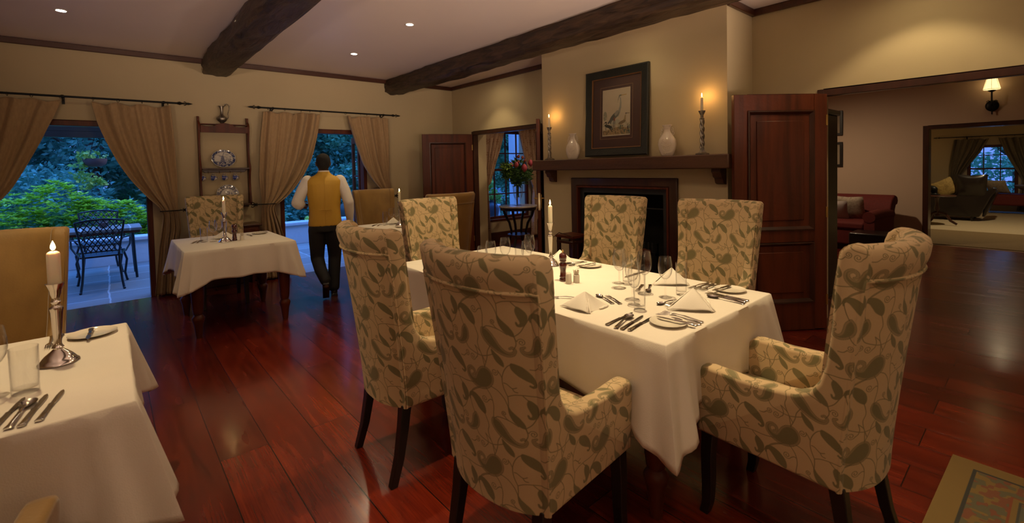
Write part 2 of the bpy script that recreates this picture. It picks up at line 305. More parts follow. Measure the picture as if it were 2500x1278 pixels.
    weave = .5+.5*np.sin(X*2*PI*round(Wm*900)/Wm)+rng.rand(h, wd)*.6
    base = np.array([.545, .40, .225]); dark = np.array([.175, .150, .068]); mid = np.array([.33, .25, .13])
    def sm(d, e=.0006): return np.clip(.5-d/(2*e), 0, 1)[..., None]
    streak = (np.sin(X*2*PI*round(Wm*420)/Wm+np.sin(Y*2*PI*8/Hm)*.6)*.5+.5)[..., None]
    rgb = np.ones((h, wd, 3))*base
    jag = .0012*np.sin(X*2*PI*round(Wm*260)/Wm)*np.sin(Y*2*PI*round(Hm*260)/Hm)
    rgb = rgb*(1-sm(band+jag))+mid*sm(band+jag)
    rim = np.abs(band+jag)-.0010; rgb = rgb*(1-sm(rim)*.8)+dark*sm(rim)*.8
    inner = band+.0062+jag*1.6; rgb = rgb*(1-sm(inner, .001))+dark*(1+.18*streak)*sm(inner, .001)
    f2 = fill+jag; rgb = rgb*(1-sm(f2, .0008))+dark*(1+.22*streak)*sm(f2, .0008)
    rgb = rgb*(1-sm(line)*.85)+dark*sm(line)*.85
    rgb *= (.97+.04*weave[..., None])
    return to_image('paisley_weave', rgb)
def imgmat(name, im, size, rough=.8, box=True, coords='Object', bump=0, **k):
    m, t, b = newmat(name); N = t.nodes.new; L = t.links.new
    tc = N('ShaderNodeTexCoord'); mp = N('ShaderNodeMapping'); mp.inputs['Scale'].default_value = size; ti = N('ShaderNodeTexImage'); ti.image = im
    if box: ti.projection = 'BOX'; ti.projection_blend = .08
    L(tc.outputs[coords], mp.inputs[0]); L(mp.outputs[0], ti.inputs[0]); L(ti.outputs[0], b.inputs['Base Color']); setp(b, rough=rough, **k)
    if bump:
        n2 = N('ShaderNodeTexNoise'); n2.inputs['Scale'].default_value = 11; n2.inputs['Detail'].default_value = 3
        bp = N('ShaderNodeBump'); bp.inputs['Strength'].default_value = bump; bp.inputs['Distance'].default_value = .015
        L(tc.outputs['Object'], n2.inputs['Vector']); L(n2.outputs[0], bp.inputs['Height']); L(bp.outputs[0], b.inputs['Normal'])
    return m, mp
M['paisley'], _ = imgmat('paisley_fabric', paisley_tile(), (1/.25, 1/.25, 1/.30), .85, bump=.25, sheen=.1)

# ------------------------------------------------------------------ mesh helpers
class MB:
    def __init__(s): s.v = []; s.f = []; s.uv = None
    def add(s, vs, fs):
        n = len(s.v); s.v += [tuple(v) for v in vs]; s.f += [tuple(i+n for i in f) for f in fs]; return s
    def box(s, x0, x1, y0, y1, z0, z1, M=None):
        v = [Vector((x, y, z)) for z in (z0, z1) for y in (y0, y1) for x in (x0, x1)]
        if M is not None: v = [M @ p for p in v]
        return s.add(v, [(0, 2, 3, 1), (4, 5, 7, 6), (0, 1, 5, 4), (1, 3, 7, 5), (3, 2, 6, 7), (2, 0, 4, 6)])
    def lathe(s, prof, n=24, c=(0, 0, 0), M=None, sq=None):
        vs = []; fs = []
        for (r, z) in prof:
            for k in range(n):
                a = 2*PI*k/n; rr = r
                if sq: rr = r*sq(a, z)
                p = Vector((c[0]+rr*math.cos(a), c[1]+rr*math.sin(a), c[2]+z)); vs.append(M @ p if M is not None else p)
        for i in range(len(prof)-1):
            for k in range(n): fs.append((i*n+k, i*n+(k+1) % n, (i+1)*n+(k+1) % n, (i+1)*n+k))
        if prof[0][0] > 1e-5: fs.append(tuple(range(n))[::-1])
        if prof[-1][0] > 1e-5: fs.append(tuple((len(prof)-1)*n+k for k in range(n)))
        return s.add(vs, fs)
    def tube(s, pts, r, n=8, closed=False, cap=True, flat=1.0):
        P = [Vector(p) for p in pts]; m = len(P); R = r if callable(r) else (lambda t: r)
        vs = []; fs = []; nrm = None
        for i, p in enumerate(P):
            if closed: t = P[(i+1) % m]-P[i-1]
            else: t = P[min(i+1, m-1)]-P[max(i-1, 0)]
            t.normalize()
            if nrm is None:
                nrm = t.orthogonal().normalized()
                if abs(t.z) < .9: nrm = (Vector((0, 0, 1))-t*t.z).normalized()
            else:
                nrm = (nrm-t*nrm.dot(t))
                nrm = nrm.normalized() if nrm.length > 1e-6 else t.orthogonal().normalized()
            bn = t.cross(nrm); rr = R(i/max(m-1, 1))
            for k in range(n):
                a = 2*PI*k/n; vs.append(p+nrm*math.cos(a)*rr*flat+bn*math.sin(a)*rr)
        for i in range(m if closed else m-1):
            for k in range(n):
                j = (i+1) % m; fs.append((i*n+k, i*n+(k+1) % n, j*n+(k+1) % n, j*n+k))
        if cap and not closed: fs.append(tuple(range(n))[::-1]); fs.append(tuple((m-1)*n+k for k in range(n)))
        return s.add(vs, fs)
    def prism(s, poly, d0, d1, axis='y', M=None):
        """poly in the two other axes, extruded along axis"""
        n = len(poly); vs = []
        for d in (d0, d1):
            for (a, b2) in poly:
                p = {'x': (d, a, b2), 'y': (a, d, b2), 'z': (a, b2, d)}[axis]; p = Vector(p); vs.append(M @ p if M is not None else p)
        fs = [tuple(range(n)), tuple(range(2*n-1, n-1, -1))]+[(i, i+n, (i+1) % n+n, (i+1) % n) for i in range(n)]
        return s.add(vs, fs)
    def grid(s, fn, nu, nv, cu=False, cv=False, uv=False):
        n0 = len(s.v); vs = []; mu = nu if cu else nu+1; mv = nv if cv else nv+1
        for j in range(mv):
            for i in range(mu): vs.append(Vector(fn(i/nu, j/nv)))
        fs = []
        for j in range(nv):
            for i in range(nu): fs.append((j*mu+i, j*mu+(i+1) % mu, ((j+1) % mv)*mu+(i+1) % mu, ((j+1) % mv)*mu+i))
        return s.add(vs, fs)
    def ball(s, c, r, n=12, m=8, M=None):
        rx, ry, rz = (r, r, r) if not isinstance(r, tuple) else r
        vs = []; fs = []
        for j in range(m+1):
            ph = PI*j/m
            for i in range(n):
                a = 2*PI*i/n; p = Vector((rx*math.sin(ph)*math.cos(a), ry*math.sin(ph)*math.sin(a), rz*math.cos(ph)))
                if M is not None: p = M @ p
                vs.append(p+Vector(c))
        for j in range(m):
            for i in range(n): fs.append((j*n+i, (j+1)*n+i, (j+1)*n+(i+1) % n, j*n+(i+1) % n))
        return s.add(vs, fs)
    def build(s, name, mat, parent=None, smooth=40, bevel=0, seg=2, subsurf=0, solid=0, remesh=0, fix=True):
        me = bpy.data.meshes.new(name); me.from_pydata(s.v, [], s.f); me.update()
        bm = bmesh.new(); bm.from_mesh(me); bmesh.ops.remove_doubles(bm, verts=bm.verts, dist=1e-6)
        if fix: bmesh.ops.recalc_face_normals(bm, faces=bm.faces)
        bm.to_mesh(me); bm.free()
        for m in (mat if isinstance(mat, list) else [mat]): me.materials.append(M[m] if isinstance(m, str) else m)
        if smooth: me.shade_smooth(); me.set_sharp_from_angle(angle=math.radians(smooth))
        ob = bpy.data.objects.new(name, me); C.objects.link(ob)
        if parent is not None: ob.parent = parent
        if solid: md = ob.modifiers.new('solid', 'SOLIDIFY'); md.thickness = solid; md.offset = 0
        if remesh:
            md = ob.modifiers.new('remesh', 'REMESH'); md.mode = 'VOXEL'; md.voxel_size = remesh; md.use_smooth_shade = True
            md = ob.modifiers.new('smooth', 'SMOOTH'); md.factor = .5; md.iterations = 6
        if bevel: md = ob.modifiers.new('bevel', 'BEVEL'); md.width = bevel; md.segments = seg; md.limit_method = 'ANGLE'; md.angle_limit = math.radians(40); md.harden_normals = False
        if subsurf: md = ob.modifiers.new('sub', 'SUBSURF'); md.levels = subsurf; md.render_levels = subsurf
        return ob
def tag(o, label=None, cat=None, group=None, kind=None):
    if label: o['label'] = label
    if cat: o['category'] = cat
    if group: o['group'] = group
    if kind: o['kind'] = kind
    return o
def thing(name, label, cat, loc=(0, 0, 0), rz=0, group=None):
    o = bpy.data.objects.new(name, None); C.objects.link(o); o.empty_display_size = .05; o.location = loc; o.rotation_euler = (0, 0, rz)
    return tag(o, label, cat, group)
def kids(o): return [c for c in list(C.objects) if c.parent is o]
def dup(root, label, loc, rz=0, group=None, rot=None):
    def cp(o, par):
        c = o.copy(); C.objects.link(c)
        if par is not None: c.parent = par
        for k in kids(o): cp(k, c)
        return c
    c = cp(root, None); c['label'] = label; c.location = loc; c.rotation_euler = rot if rot else (0, 0, rz)
    if group: c['group'] = group
    return c
def Rz(a): return Matrix.Rotation(a, 4, 'Z')
def T(x, y, z): return Matrix.Translation((x, y, z))
# ------------------------------------------------------------------ the room shell
def struct(name, mb, m, **k):
    o = mb.build(name, m, **k); o['kind'] = 'structure'; return o
XL, YF = -7.4, -9.4
def wall_boxes(mb, axis, pos, thick, a0, a1, z1, holes, z0=0):
    """a wall along an axis with rectangular openings (a0,a1,z0,z1)"""
    cuts = sorted(holes); cur = a0
    def bx(s0, s1, q0, q1):
        if s1-s0 < 1e-4 or q1-q0 < 1e-4: return
        if axis == 'x': mb.box(s0, s1, pos, pos+thick, q0, q1)
        else: mb.box(pos, pos+thick, s0, s1, q0, q1)
    for (h0, h1, b0, b1) in cuts:
        bx(cur, h0, z0, z1); bx(h0, h1, z0, b0); bx(h0, h1, b1, z1); cur = h1
    bx(cur, a1, z0, z1)
    return mb
struct('floor', MB().box(XL, 5.72, YF, .0, -.06, 0), 'floor', smooth=0)
struct('ceiling', MB().box(XL-.3, .0, YF-.3, .28, H, H+.12), 'ceiling', smooth=0)
OP1, OP2 = (-5.62, -4.28), (-2.88, -1.62)
WIN2 = (.74, 1.84)
struct('wall_back', wall_boxes(MB(), 'x', 0, .28, XL, 4.2, H, [(OP1[0], OP1[1], 0, 2.06), (OP2[0], OP2[1], 0, 2.06), (WIN2[0], WIN2[1], .45, 2.16)]), 'wall', smooth=0)
D2 = (-2.26, -.58); D3 = (-8.1, -5.65)
struct('wall_right', wall_boxes(MB(), 'y', 0, .3, YF, 0, H, [(D3[0], D3[1]+.0, 0, 2.06), (D2[0], D2[1], 0, 2.06)]), 'wall', smooth=0)
struct('wall_left', MB().box(XL-.2, XL, YF, .28, 0, H), 'wall', smooth=0)
struct('wall_front', MB().box(XL-.2, 14, YF-.2, YF, 0, H), 'wall', smooth=0)
# chimney breast with a recess
BX, B0, B1 = -.53, -5.11, -2.81
FO = (-4.57, -3.38, 1.22)
mb = MB().box(BX, 0, B0, FO[0], 0, H).box(BX, 0, FO[1], B1, 0, H).box(BX, 0, FO[0], FO[1], FO[2], H)
struct('wall_chimney_breast', mb, 'wall', smooth=0)
# rooms beyond
struct('wall_partition', MB().box(.3, 5.45, -2.95, -2.8, 0, H), 'midwall', smooth=0)
struct('wall_side_room', MB().box(4.05, 4.2, -2.8, 0, 0, H), 'wall', smooth=0)
struct('ceiling_beyond', MB().box(0, 14, YF, .28, H, H+.1), 'ceiling', smooth=0)
D4 = (-8.2, -5.62)
struct('wall_middle_room', wall_boxes(MB(), 'y', 5.45, .27, YF, -2.8, H, [(D4[0], D4[1], 0, 1.98)]), 'midwall', smooth=0)
WF = (-6.47, -5.5)
struct('wall_far', wall_boxes(MB(), 'y', 13.4, .25, YF, -3.9, H, [(WF[0], WF[1], .42, 1.78)]), 'wall', smooth=0)
struct('wall_far_side', MB().box(5.72, 13.4, -4.02, -3.8, 0, H), 'wall', smooth=0)
struct('floor_carpet', MB().box(5.72, 13.4, YF, -4.02, -.06, 0.0), 'carpet', smooth=0)
t = MB().box(5.76, 7.9, -8.6, -4.4, 0.001, .016).build('sisal_runner', 'sisal', bevel=.006)
tag(t, 'coarse straw brown woven runner just inside the far room doorway', 'rug')

# ceiling and wall trims
TZ = 2.822
def trimrail(name, *boxes):
    mb = MB()
    for b_ in boxes: mb.box(*b_)
    return struct(name, mb, 'mahogh', bevel=.006)
trimrail('trim_1', (XL, 0, -.035, 0, TZ, H))
trimrail('trim_2', (-.035, 0, B1, -.035, TZ, H))
trimrail('trim_3', (-.035, 0, YF, B0, TZ, H))
trimrail('trim_4', (BX, -.0, B0-.035, B0, TZ, H))
trimrail('baseboard_back', (XL, OP1[0]-.02, -.025, 0, 0, .16), (OP1[1]+.02, OP2[0]-.02, -.025, 0, 0, .16), (OP2[1]+.02, 0, -.025, 0, 0, .16))
trimrail('baseboard_right', (-.025, 0, D2[1]+.03, -.025, 0, .16), (-.025, 0, B1, D2[0]-.03, 0, .16), (-.025, 0, D3[1]+.03, B0, 0, .16))
trimrail('baseboard_side_room', (.3, 4.05, -.03, -.0, 0, .2))
trimrail('baseboard_middle_room', (5.42, 5.45, D4[1]+.05, -2.95, 0, .14))
def frame(name, axis, pos, thick, a0, a1, z1, lip=.05, d=.0, mat='mahog'):
    """timber lining of a doorway: two jambs and a head"""
    mb = MB()
    for (s0, s1, q0, q1) in ((a0, a0+lip, 0, z1), (a1-lip, a1, 0, z1), (a0+lip, a1-lip, z1-.06, z1)):
        if axis == 'x': mb.box(s0, s1, pos-.012, pos+thick, q0, q1)
        else: mb.box(pos-.012, pos+thick, s0, s1, q0, q1)
    return struct(name, mb, mat, bevel=.004)
frame('trim_5', 'x', 0, .14, OP1[0], OP1[1], 2.06)
frame('trim_6', 'x', 0, .14, OP2[0], OP2[1], 2.06)
frame('trim_7', 'y', 0, .09, D2[0], D2[1], 2.06, mat='darkwood')
frame('trim_8', 'y', 0, .06, D3[0], D3[1], 2.06, lip=.05, mat='darkwood')
frame('trim_9', 'y', 5.45, .27, D4[0], D4[1], 1.98, lip=.07, mat='darkwood')

# rough hewn beams
def beam(label, x0, x1, y0, y1, z0, seed):
    rng = random.Random(seed)
    n = 60; k = 24; L_ = y1-y0; t = thing('ceiling_beam', label, 'beam', ((x0+x1)/2, y1, z0), 0, 'hewn ceiling beams')
    hw, hh = (x1-x0)/2, (H-z0)
    offs = [[rng.uniform(-1, 1) for _ in range(k)] for _ in range(n+1)]
    low = [rng.uniform(-1, 1) for _ in range(n//4+2)]
    def fn(u, v):
        i = int(round(v*n)); j = int(round(u*k)) % k
        s = j/k*4; q = int(s); f = s-q
        c = [(-1, 0), (1, 0), (1, 1), (-1, 1)]; a, b2 = c[q % 4], c[(q+1) % 4]
        x = a[0]+(b2[0]-a[0])*f; z = a[1]+(b2[1]-a[1])*f
        w_ = i/4; l0 = low[int(w_)]*(1-w_ % 1)+low[int(w_)+1]*(w_ % 1)
        cor = .9 if (abs(x) > .99 and (z < .01 or z > .99)) else 1
        zz = max(z, 0)*hh
        amp = .012
        return (x*hw*cor+offs[i][j]*amp*(.5 if z < .01 else 1)+l0*.022, -v*L_, (zz+(.018 if cor < 1 and z < .5 else 0)+offs[i][j]*amp+(l0*.016 if z < .5 else 0)) if z < .95 else hh-.0005)
    m = MB().grid(fn, k, n, cu=True)
    m.f.append(tuple(range(k))[::-1]); m.f.append(tuple(n*k+q for q in range(k)))
    m.build('timber', 'beam', t, smooth=25)
beam('rough hewn dark timber ceiling beam above the small shelf, left one', -3.74, -3.43, YF, -.002, 2.68, 1)
beam('rough hewn dark timber ceiling beam passing in front of the chimney breast', -1.26, -.98, YF, -.002, 2.67, 2)

# recessed downlights
def downlight(x, y, label):
    t = thing('recessed_downlight', label, 'ceiling light', (x, y, H-.001), 0, 'recessed ceiling downlights')
    MB().lathe([(.034, -.004), (.044, -.004), (.046, 0)], 24).build('rim', 'rim', t)
    MB().lathe([(0, -.0045), (.034, -.0045)], 20).build('bulb', 'bulb', t)
downlight(-4.92, -1.37, 'small bright halogen downlight at the far left of the ceiling')
downlight(-2.33, -1.36, 'small halogen downlight between the beams, nearer the back wall')
downlight(-2.36, -2.81, 'small halogen downlight between the beams, highest in the photo')
downlight(-.47, -1.4, 'small halogen downlight just beyond the right hand beam')

# ------------------------------------------------------------------ fireplace
t = thing('fire_surround', 'dark timber surround framing the fireplace opening', 'fireplace surround', (BX, -3.965, 0))
hw = .675; r_ = .09
mb = MB()
mb.prism([(-hw, 0), (-hw+r_, 0), (-hw+r_, 1.31-r_), (hw-r_, 1.31-r_), (hw-r_, 0), (hw, 0), (hw, 1.31), (-hw, 1.31)], -.035, -.0005, 'x'); mb.build('frame', 'darkwood', t, bevel=.008)
mb = MB(); q = hw-r_
mb.prism([(-q, 0), (-q+.022, 0), (-q+.022, 1.22-.022), (q-.022, 1.22-.022), (q-.022, 0), (q, 0), (q, 1.2199), (-q, 1.2199)], -.045, .01, 'x'); mb.build('inner_moulding', 'mahog', t, bevel=.005)
t = thing('fireplace_insert', 'black metal lined fireplace recess behind the paisley chairs', 'fireplace', (BX, -3.965, 0))
q2 = q-.023; zt = 1.197
mb = MB().prism([(-q2, 0), (-q2+.055, 0), (-q2+.055, zt-.055), (q2-.055, zt-.055), (q2-.055, 0), (q2, 0), (q2, zt), (-q2, zt)], .0, .02, 'x'); mb.build('metal_border', 'greymetal', t)
mb = MB().box(.02, .50, -q2, -q2+.03, 0, zt).box(.02, .50, q2-.03, q2, 0, zt).box(.02, .50, -q2, q2, zt-.03, zt).box(.47, .50, -q2, q2, 0, zt).box(.02, .5, -q2, q2, 0.0005, .03); mb.build('fire_back', 'soot', t, smooth=0)
MB().box(.04, .06, -q2+.03, q2-.03, .99, 1.0).build('damper_bar', 'greymetal', t)
t = thing('fire_grate', 'black iron fire grate with upright bars inside the fireplace', 'grate', (BX+.2, -3.965, .032))
mb = MB()
for k in range(17): mb.tube([(-.10, -.36+.045*k, .0), (-.10, -.36+.045*k, .60)], .007, 6)
mb.build('upright_bars', 'greymetal', t)
MB().box(-.115, .1, -.38, .38, .2, .225).box(-.115, -.095, -.38, .38, .47, .5).box(-.115, -.085, -.38, -.36, 0, .6).box(-.115, -.085, .36, .38, 0, .6).build('basket', 'iron', t)
t = thing('fire_screen', 'low brown wooden fire screen standing in front of the grate', 'fire screen', (BX-.12, -3.98, 0))
mb = MB().prism([(-.42, .04), (.42, .04), (.42, .60), (-.42, .60), (-.42, .1), (-.36, .1), (-.36, .53), (.36, .53), (.36, .1), (-.42, .1)], -.012, .012, 'x')
mb = MB().box(-.014, .014, -.42, -.36, .0, .6).box(-.014, .014, .36, .42, 0, .6).box(-.014, .014, -.36, .36, .54, .6).box(-.014, .014, -.36, .36, .04, .1); mb.build('frame', 'mahog', t, bevel=.006)
mb = MB()
for k in range(9): mb.box(-.006, .006, -.34+.08*k, -.32+.08*k, .1, .54)
mb.build('mesh_panel', 'iron', t)
t = thing('log_stand', 'dark wooden stand with hanging cord left of the fireplace', 'stand', (-.80, -3.50, 0))
mb = MB()
for sx in (-.1, .1):
    for sy in (-.10, .10): mb.box(sx-.018, sx+.018, sy-.018, sy+.018, 0, .66)
mb.box(-.12, .12, -.12, .12, .60, .63).box(-.11, .11, -.11, .11, .2, .22).build('frame', 'darkwood', t, bevel=.005)
MB().box(-.13, .13, -.13, .13, .661, .69).build('top', 'mahog', t, bevel=.006)
MB().tube([(-.13, -.1, .69), (-.15, .05, .72), (-.16, .13, .66), (-.165, .15, .5), (-.17, .17, .42)], .004, 6).build('cord', 'black', t)
# mantel shelf
t = thing('mantel_shelf', 'heavy dark timber mantel shelf across the chimney breast', 'mantel shelf', (BX, -4.02, 1.40))
MB().box(-.20, -.0005, -1.185, 1.21, 0, .125).build('slab', 'mantel', t, bevel=.01)
for y in (1.02, -1.04):
    pr = [(0, 0), (-.125, 0), (-.13, -.03), (-.11, -.045), (-.10, -.075), (-.07, -.09), (-.055, -.13), (-.03, -.14), (0, -.145)]
    MB().prism([(a-.0005, b2-.0005) for a, b2 in pr], y-.04, y+.04, 'y').build('corbel', 'mantel', t, bevel=.004)

# ------------------------------------------------------------------ timber doors
def panel_door(name, label, hinge, tip, h, mat='mahog', th=.045, handle=False, flip=1, hinges=True):
    """two panel door leaf; local x runs from hinge to free edge, y is thickness"""
    d = Vector((tip[0]-hinge[0], tip[1]-hinge[1], 0)); Lg = d.length; a = math.atan2(d.y, d.x)
    t = thing(name, label, 'door', (hinge[0], hinge[1], .012), a)
    st = .115; mid = .80; mh = .10; bt = .23
    mb = MB(); hy = th/2
    mb.box(0, st, -hy, hy, 0, h).box(Lg-st, Lg, -hy, hy, 0, h).box(st, Lg-st, -hy, hy, h-.135, h).box(st, Lg-st, -hy, hy, mid-mh/2, mid+mh/2).box(st, Lg-st, -hy, hy, 0, bt)
    mb.build('door_frame', mat, t, bevel=.003)
    for (z0, z1) in ((bt, mid-mh/2), (mid+mh/2, h-.135)):
        x0, x1 = st, Lg-st
        mo = MB()
        for s in (-1, 1):
            prof = [(0, hy+.010), (.012, hy+.012), (.026, hy-.004), (.034, hy-.012)]
            for i in range(len(prof)-1):
                (i0, d0), (i1, d1) = prof[i], prof[i+1]
                for (p, q) in (((x0, z0), (x1, z0)), ((x1, z0), (x1, z1)), ((x1, z1), (x0, z1)), ((x0, z1), (x0, z0))):
                    cx, cz = (x0+x1)/2, (z0+z1)/2
                    def ins(pt, k): return (pt[0]+(k if pt[0] < cx else -k), pt[1]+(k if pt[1] < cz else -k))
                    a0, b0, a1, b1 = ins(p, i0), ins(q, i0), ins(p, i1), ins(q, i1)
                    mo.add([(a0[0], s*d0, a0[1]), (b0[0], s*d0, b0[1]), (b1[0], s*d1, b1[1]), (a1[0], s*d1, a1[1])], [(0, 1, 2, 3)])
        mo.build('moulding', 'darkwood' if mat == 'mahog' else mat, t, smooth=30, fix=False)
        pn = MB().box(x0+.001, x1-.001, -hy+.014, hy-.014, z0+.001, z1-.001)
        pn.box(x0+.085, x1-.085, -hy+.005, hy-.005, z0+.085, z1-.085)
        pn.build('panel', mat, t, bevel=.006)
    if handle:
        for s in (-1, 1):
            MB().box(Lg-.07, Lg-.04, s*hy-.003 if s > 0 else s*hy-.006, s*hy+.006 if s > 0 else s*hy+.003, .90, 1.08).build('escutcheon', 'brass', t)
            MB().tube([(Lg-.055, s*hy, 1.03), (Lg-.055, s*(hy+.04), 1.03), (Lg-.15, s*(hy+.045), 1.03)], .008, 8).build('handle', 'brass', t)
        MB().box(Lg, Lg+.002, -.012, .012, .88, 1.10).build('lock_plate', 'silver', t)
    if hinges:
        for z in (.25, 1.0, h-.22): MB().box(-.004, .012, -hy-.004, hy+.004, z-.045, z+.045).build('hinge', 'brass', t)
    return t
panel_door('panelled_door', 'open mahogany door leaf between back wall corner and side room', (-.03, -.62), (-.80, -.30), 2.0)
panel_door('panelled_door', 'open mahogany door leaf seen edge on beside the chimney breast', (-.045, -2.25), (-.55, -2.74), 2.04, handle=True)
panel_door('panelled_door', 'large open mahogany door leaf right of the mantel shelf', (-.05, -5.72), (-.70, -5.23), 2.0)
# ------------------------------------------------------------------ high backed upholstered chairs (local: faces +y, origin under the rear panel)
def lerp(a, b2, t): return a+(b2-a)*t
def make_chair(label, cat='chair', group=None, mat='paisley', matf=None, arms=True, name='wingback_dining_chair'):
    matf = matf or mat
    t = thing(name, label, cat, (0, 0, 0), 0, group)
    zb, zt = .35, 1.19
    def hw(z): return (.242)+.048*(z-zb)/(zt-zb)           # half width grows towards the top
    def yr(z): return -.10*max((z-zb)/(zt-zb), 0)**1.25      # rear face leans back
    th = .07
    # --- back: rear panel, curved forward at its ends, rounded roll on top
    NU, NV = 24, 22
    def back(u, v):
        # v: 0 rear bottom .. up the rear, over the roll, down the front
        s = -1+2*u
        if v < .5:
            q = v/.5; q = q/.7*.86 if q < .7 else .86+(q-.7)/.3*.14; z = lerp(zb, zt-.035, q)
            off = 0.0
            if z > zt-.112: off = -.012*math.sin(min((z-(zt-.112))/.05, 1)*PI/2)
        elif v < .62:
            a = (v-.5)/.12*PI; z = zt-.035+.035*math.sin(a); off = lerp(-.012, th+.004, (1-math.cos(a))/2)
        else:
            q = (v-.62)/.38; z = lerp(zt-.035, .46, q); off = th+.004+.020*math.sin(min(q*1.3, 1)*PI)*(1-s*s)
        x = s*(hw(z)-.012); y = yr(z)+off-.040+.080*abs(s)**2.5
        return (x, y, z)
    mb = MB().grid(back, NU, NV*2)
    nn = NU+1
    for e in (0, NU):       # close the ends
        ring = [j*nn+e for j in range(NV*2+1)]
        mb.f.append(tuple(ring if e else ring[::-1]))
    mb.f.append(tuple([i for i in range(nn)][::-1]+[NV*2*nn+i for i in range(nn)]))
    bk = mb.build('backrest', mat, t, smooth=50)
    # welt under the roll and down the rear corners
    pts = []
    zz = zt-.114
    for k in range(30):
        z = lerp(zb+.005, zz, k/29); pts.append((-(hw(z)-.006), yr(z)+.034, z))
    for k in range(1, 24):
        s = -1+2*k/24; pts.append((s*(hw(zz)-.012), yr(zz)-.0445+.080*abs(s)**2.5, zz))
    for k in range(30):
        z = lerp(zz, zb+.005, k/29); pts.append(((hw(z)-.006), yr(z)+.034, z))
    MB().tube(pts, .0065, 8).build('piping', mat, bk, smooth=80)
    # --- side panels: wing sweeping down into the arm, one padded slab each
    arm_t = .637
    def outline():
        p = []
        for k in range(13): z = lerp(zb, zt-.045, k/12); p.append((yr(z)+.026, z))
        p += [(yr(zt)+.032, zt-.018), (yr(zt)+.052, zt-.004), (yr(zt)+.078, zt), (-.005, zt-.006), (.012, zt-.022), (.022, zt-.05)]
        p += [(.030, 1.08), (.037, .98), (.047, .88), (.062, .78), (.082, .715), (.112, .672), (.155, .650), (.22, .640)]
        if arms: p += [(.34, arm_t-.004), (.47, arm_t), (.500, arm_t-.006), (.518, arm_t-.026), (.522, arm_t-.06), (.527, .48), (.530, zb+.012), (.522, zb)]
        else: p += [(.225, .56), (.235, .46), (.5, .455), (.53, .44), (.53, zb)]
        return p
    ol = outline()
    for sgn in (-1, 1):
        n = len(ol); vs = []; wth = .068
        def ring(inset, depth):
            cx = sum(a for a, _ in ol)/n; out = []
            for i, (a, z) in enumerate(ol):
                p0, p1 = Vector(ol[i-1]), Vector(ol[(i+1) % n]); d = (p1-p0).normalized(); nr = Vector((-d.y, d.x))   # inward for this winding
                q = Vector((a, z))-nr*(-inset if False else inset)*(-1)
                out.append((sgn*(hw(q.y)-depth), q.x, q.y))
            return out
        # winding is rear-up, top, front-down: inward normal is to the right of travel
        def rg(inset, depth):
            out = []
            for i, (a, z) in enumerate(ol):
                d = (Vector(ol[(i+1) % n])-Vector(ol[i-1])); d.normalize(); nr = Vector((d.y, -d.x))
                out.append((sgn*(hw(z)-depth), a+nr.x*inset, z+nr.y*inset))
            return out
        rings = [rg(.016, 0), rg(.009, .002), rg(.0025, .008), rg(0, .018), rg(0, wth-.018), rg(.0025, wth-.008), rg(.010, wth-.002), rg(.018, wth)]
        mb = MB()
        for r_ in rings: mb.v += r_
        for j in range(len(rings)-1):
            for i in range(n):
                mb.f.append((j*n+i, j*n+(i+1) % n, (j+1)*n+(i+1) % n, (j+1)*n+i))
        mb.f.append(tuple(range(n))); mb.f.append(tuple((len(rings)-1)*n+i for i in range(n))[::-1])
        mb.build('armrest' if arms else 'side_wing', mat, t, smooth=60)
    # --- seat
    zs = .485
    def seat(u, v):
        x = lerp(-1, 1, u); y = lerp(0, 1, v); cx = 1-abs(x)**6*.35; cy = 1-abs(2*y-1)**6*.35
        return (x*(.172 if arms else .19), lerp(.06, .535, y), zs-.03+.03*cx*cy+.012*(1-x*x)*(1-(2*y-1)**2))
    mb = MB().grid(seat, 16, 16)
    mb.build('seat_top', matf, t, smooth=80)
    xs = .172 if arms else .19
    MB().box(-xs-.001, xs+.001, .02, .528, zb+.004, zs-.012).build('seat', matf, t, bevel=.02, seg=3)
    # --- legs
    for sx in (-1, 1):
        q = [(sx*.195, .035, .36), (sx*.20, .01, .2), (sx*.205, -.035, .0)]
        def rect(pts, w0, w1):
            mb = MB()
            for i, (x, y, z) in enumerate(pts):
                w_ = lerp(w0, w1, i/(len(pts)-1)); mb.v += [(x-w_, y-w_, z), (x+w_, y-w_, z), (x+w_, y+w_, z), (x-w_, y+w_, z)]
            for i in range(len(pts)-1):
                for k in range(4): a = i*4; mb.f.append((a+k, a+(k+1) % 4, a+4+(k+1) % 4, a+4+k))
            mb.f.append((3, 2, 1, 0)); a = (len(pts)-1)*4; mb.f.append((a, a+1, a+2, a+3)); return mb
        P = [(sx*.197, .045, .362), (sx*.199, .030, .25), (sx*.202, .006, .12), (sx*.206, -.03, .0)]
        rect(P, .024, .017).build('leg', 'black', t, bevel=.003)
        P = [(sx*.197, .495, .362), (sx*.199, .502, .25), (sx*.201, .500, .12), (sx*.203, .503, .05), (sx*.204, .515, .0)]
        rect(P, .025, .017).build('leg', 'black', t, bevel=.003)
    return t
pc = make_chair('paisley wingback chair nearest the camera, seen from behind', group='paisley wingback chairs')
def place(o, x, y, rz): o.location = (x, y, 0); o.rotation_euler = (0, 0, rz); return o
G1 = 'paisley wingback chairs'
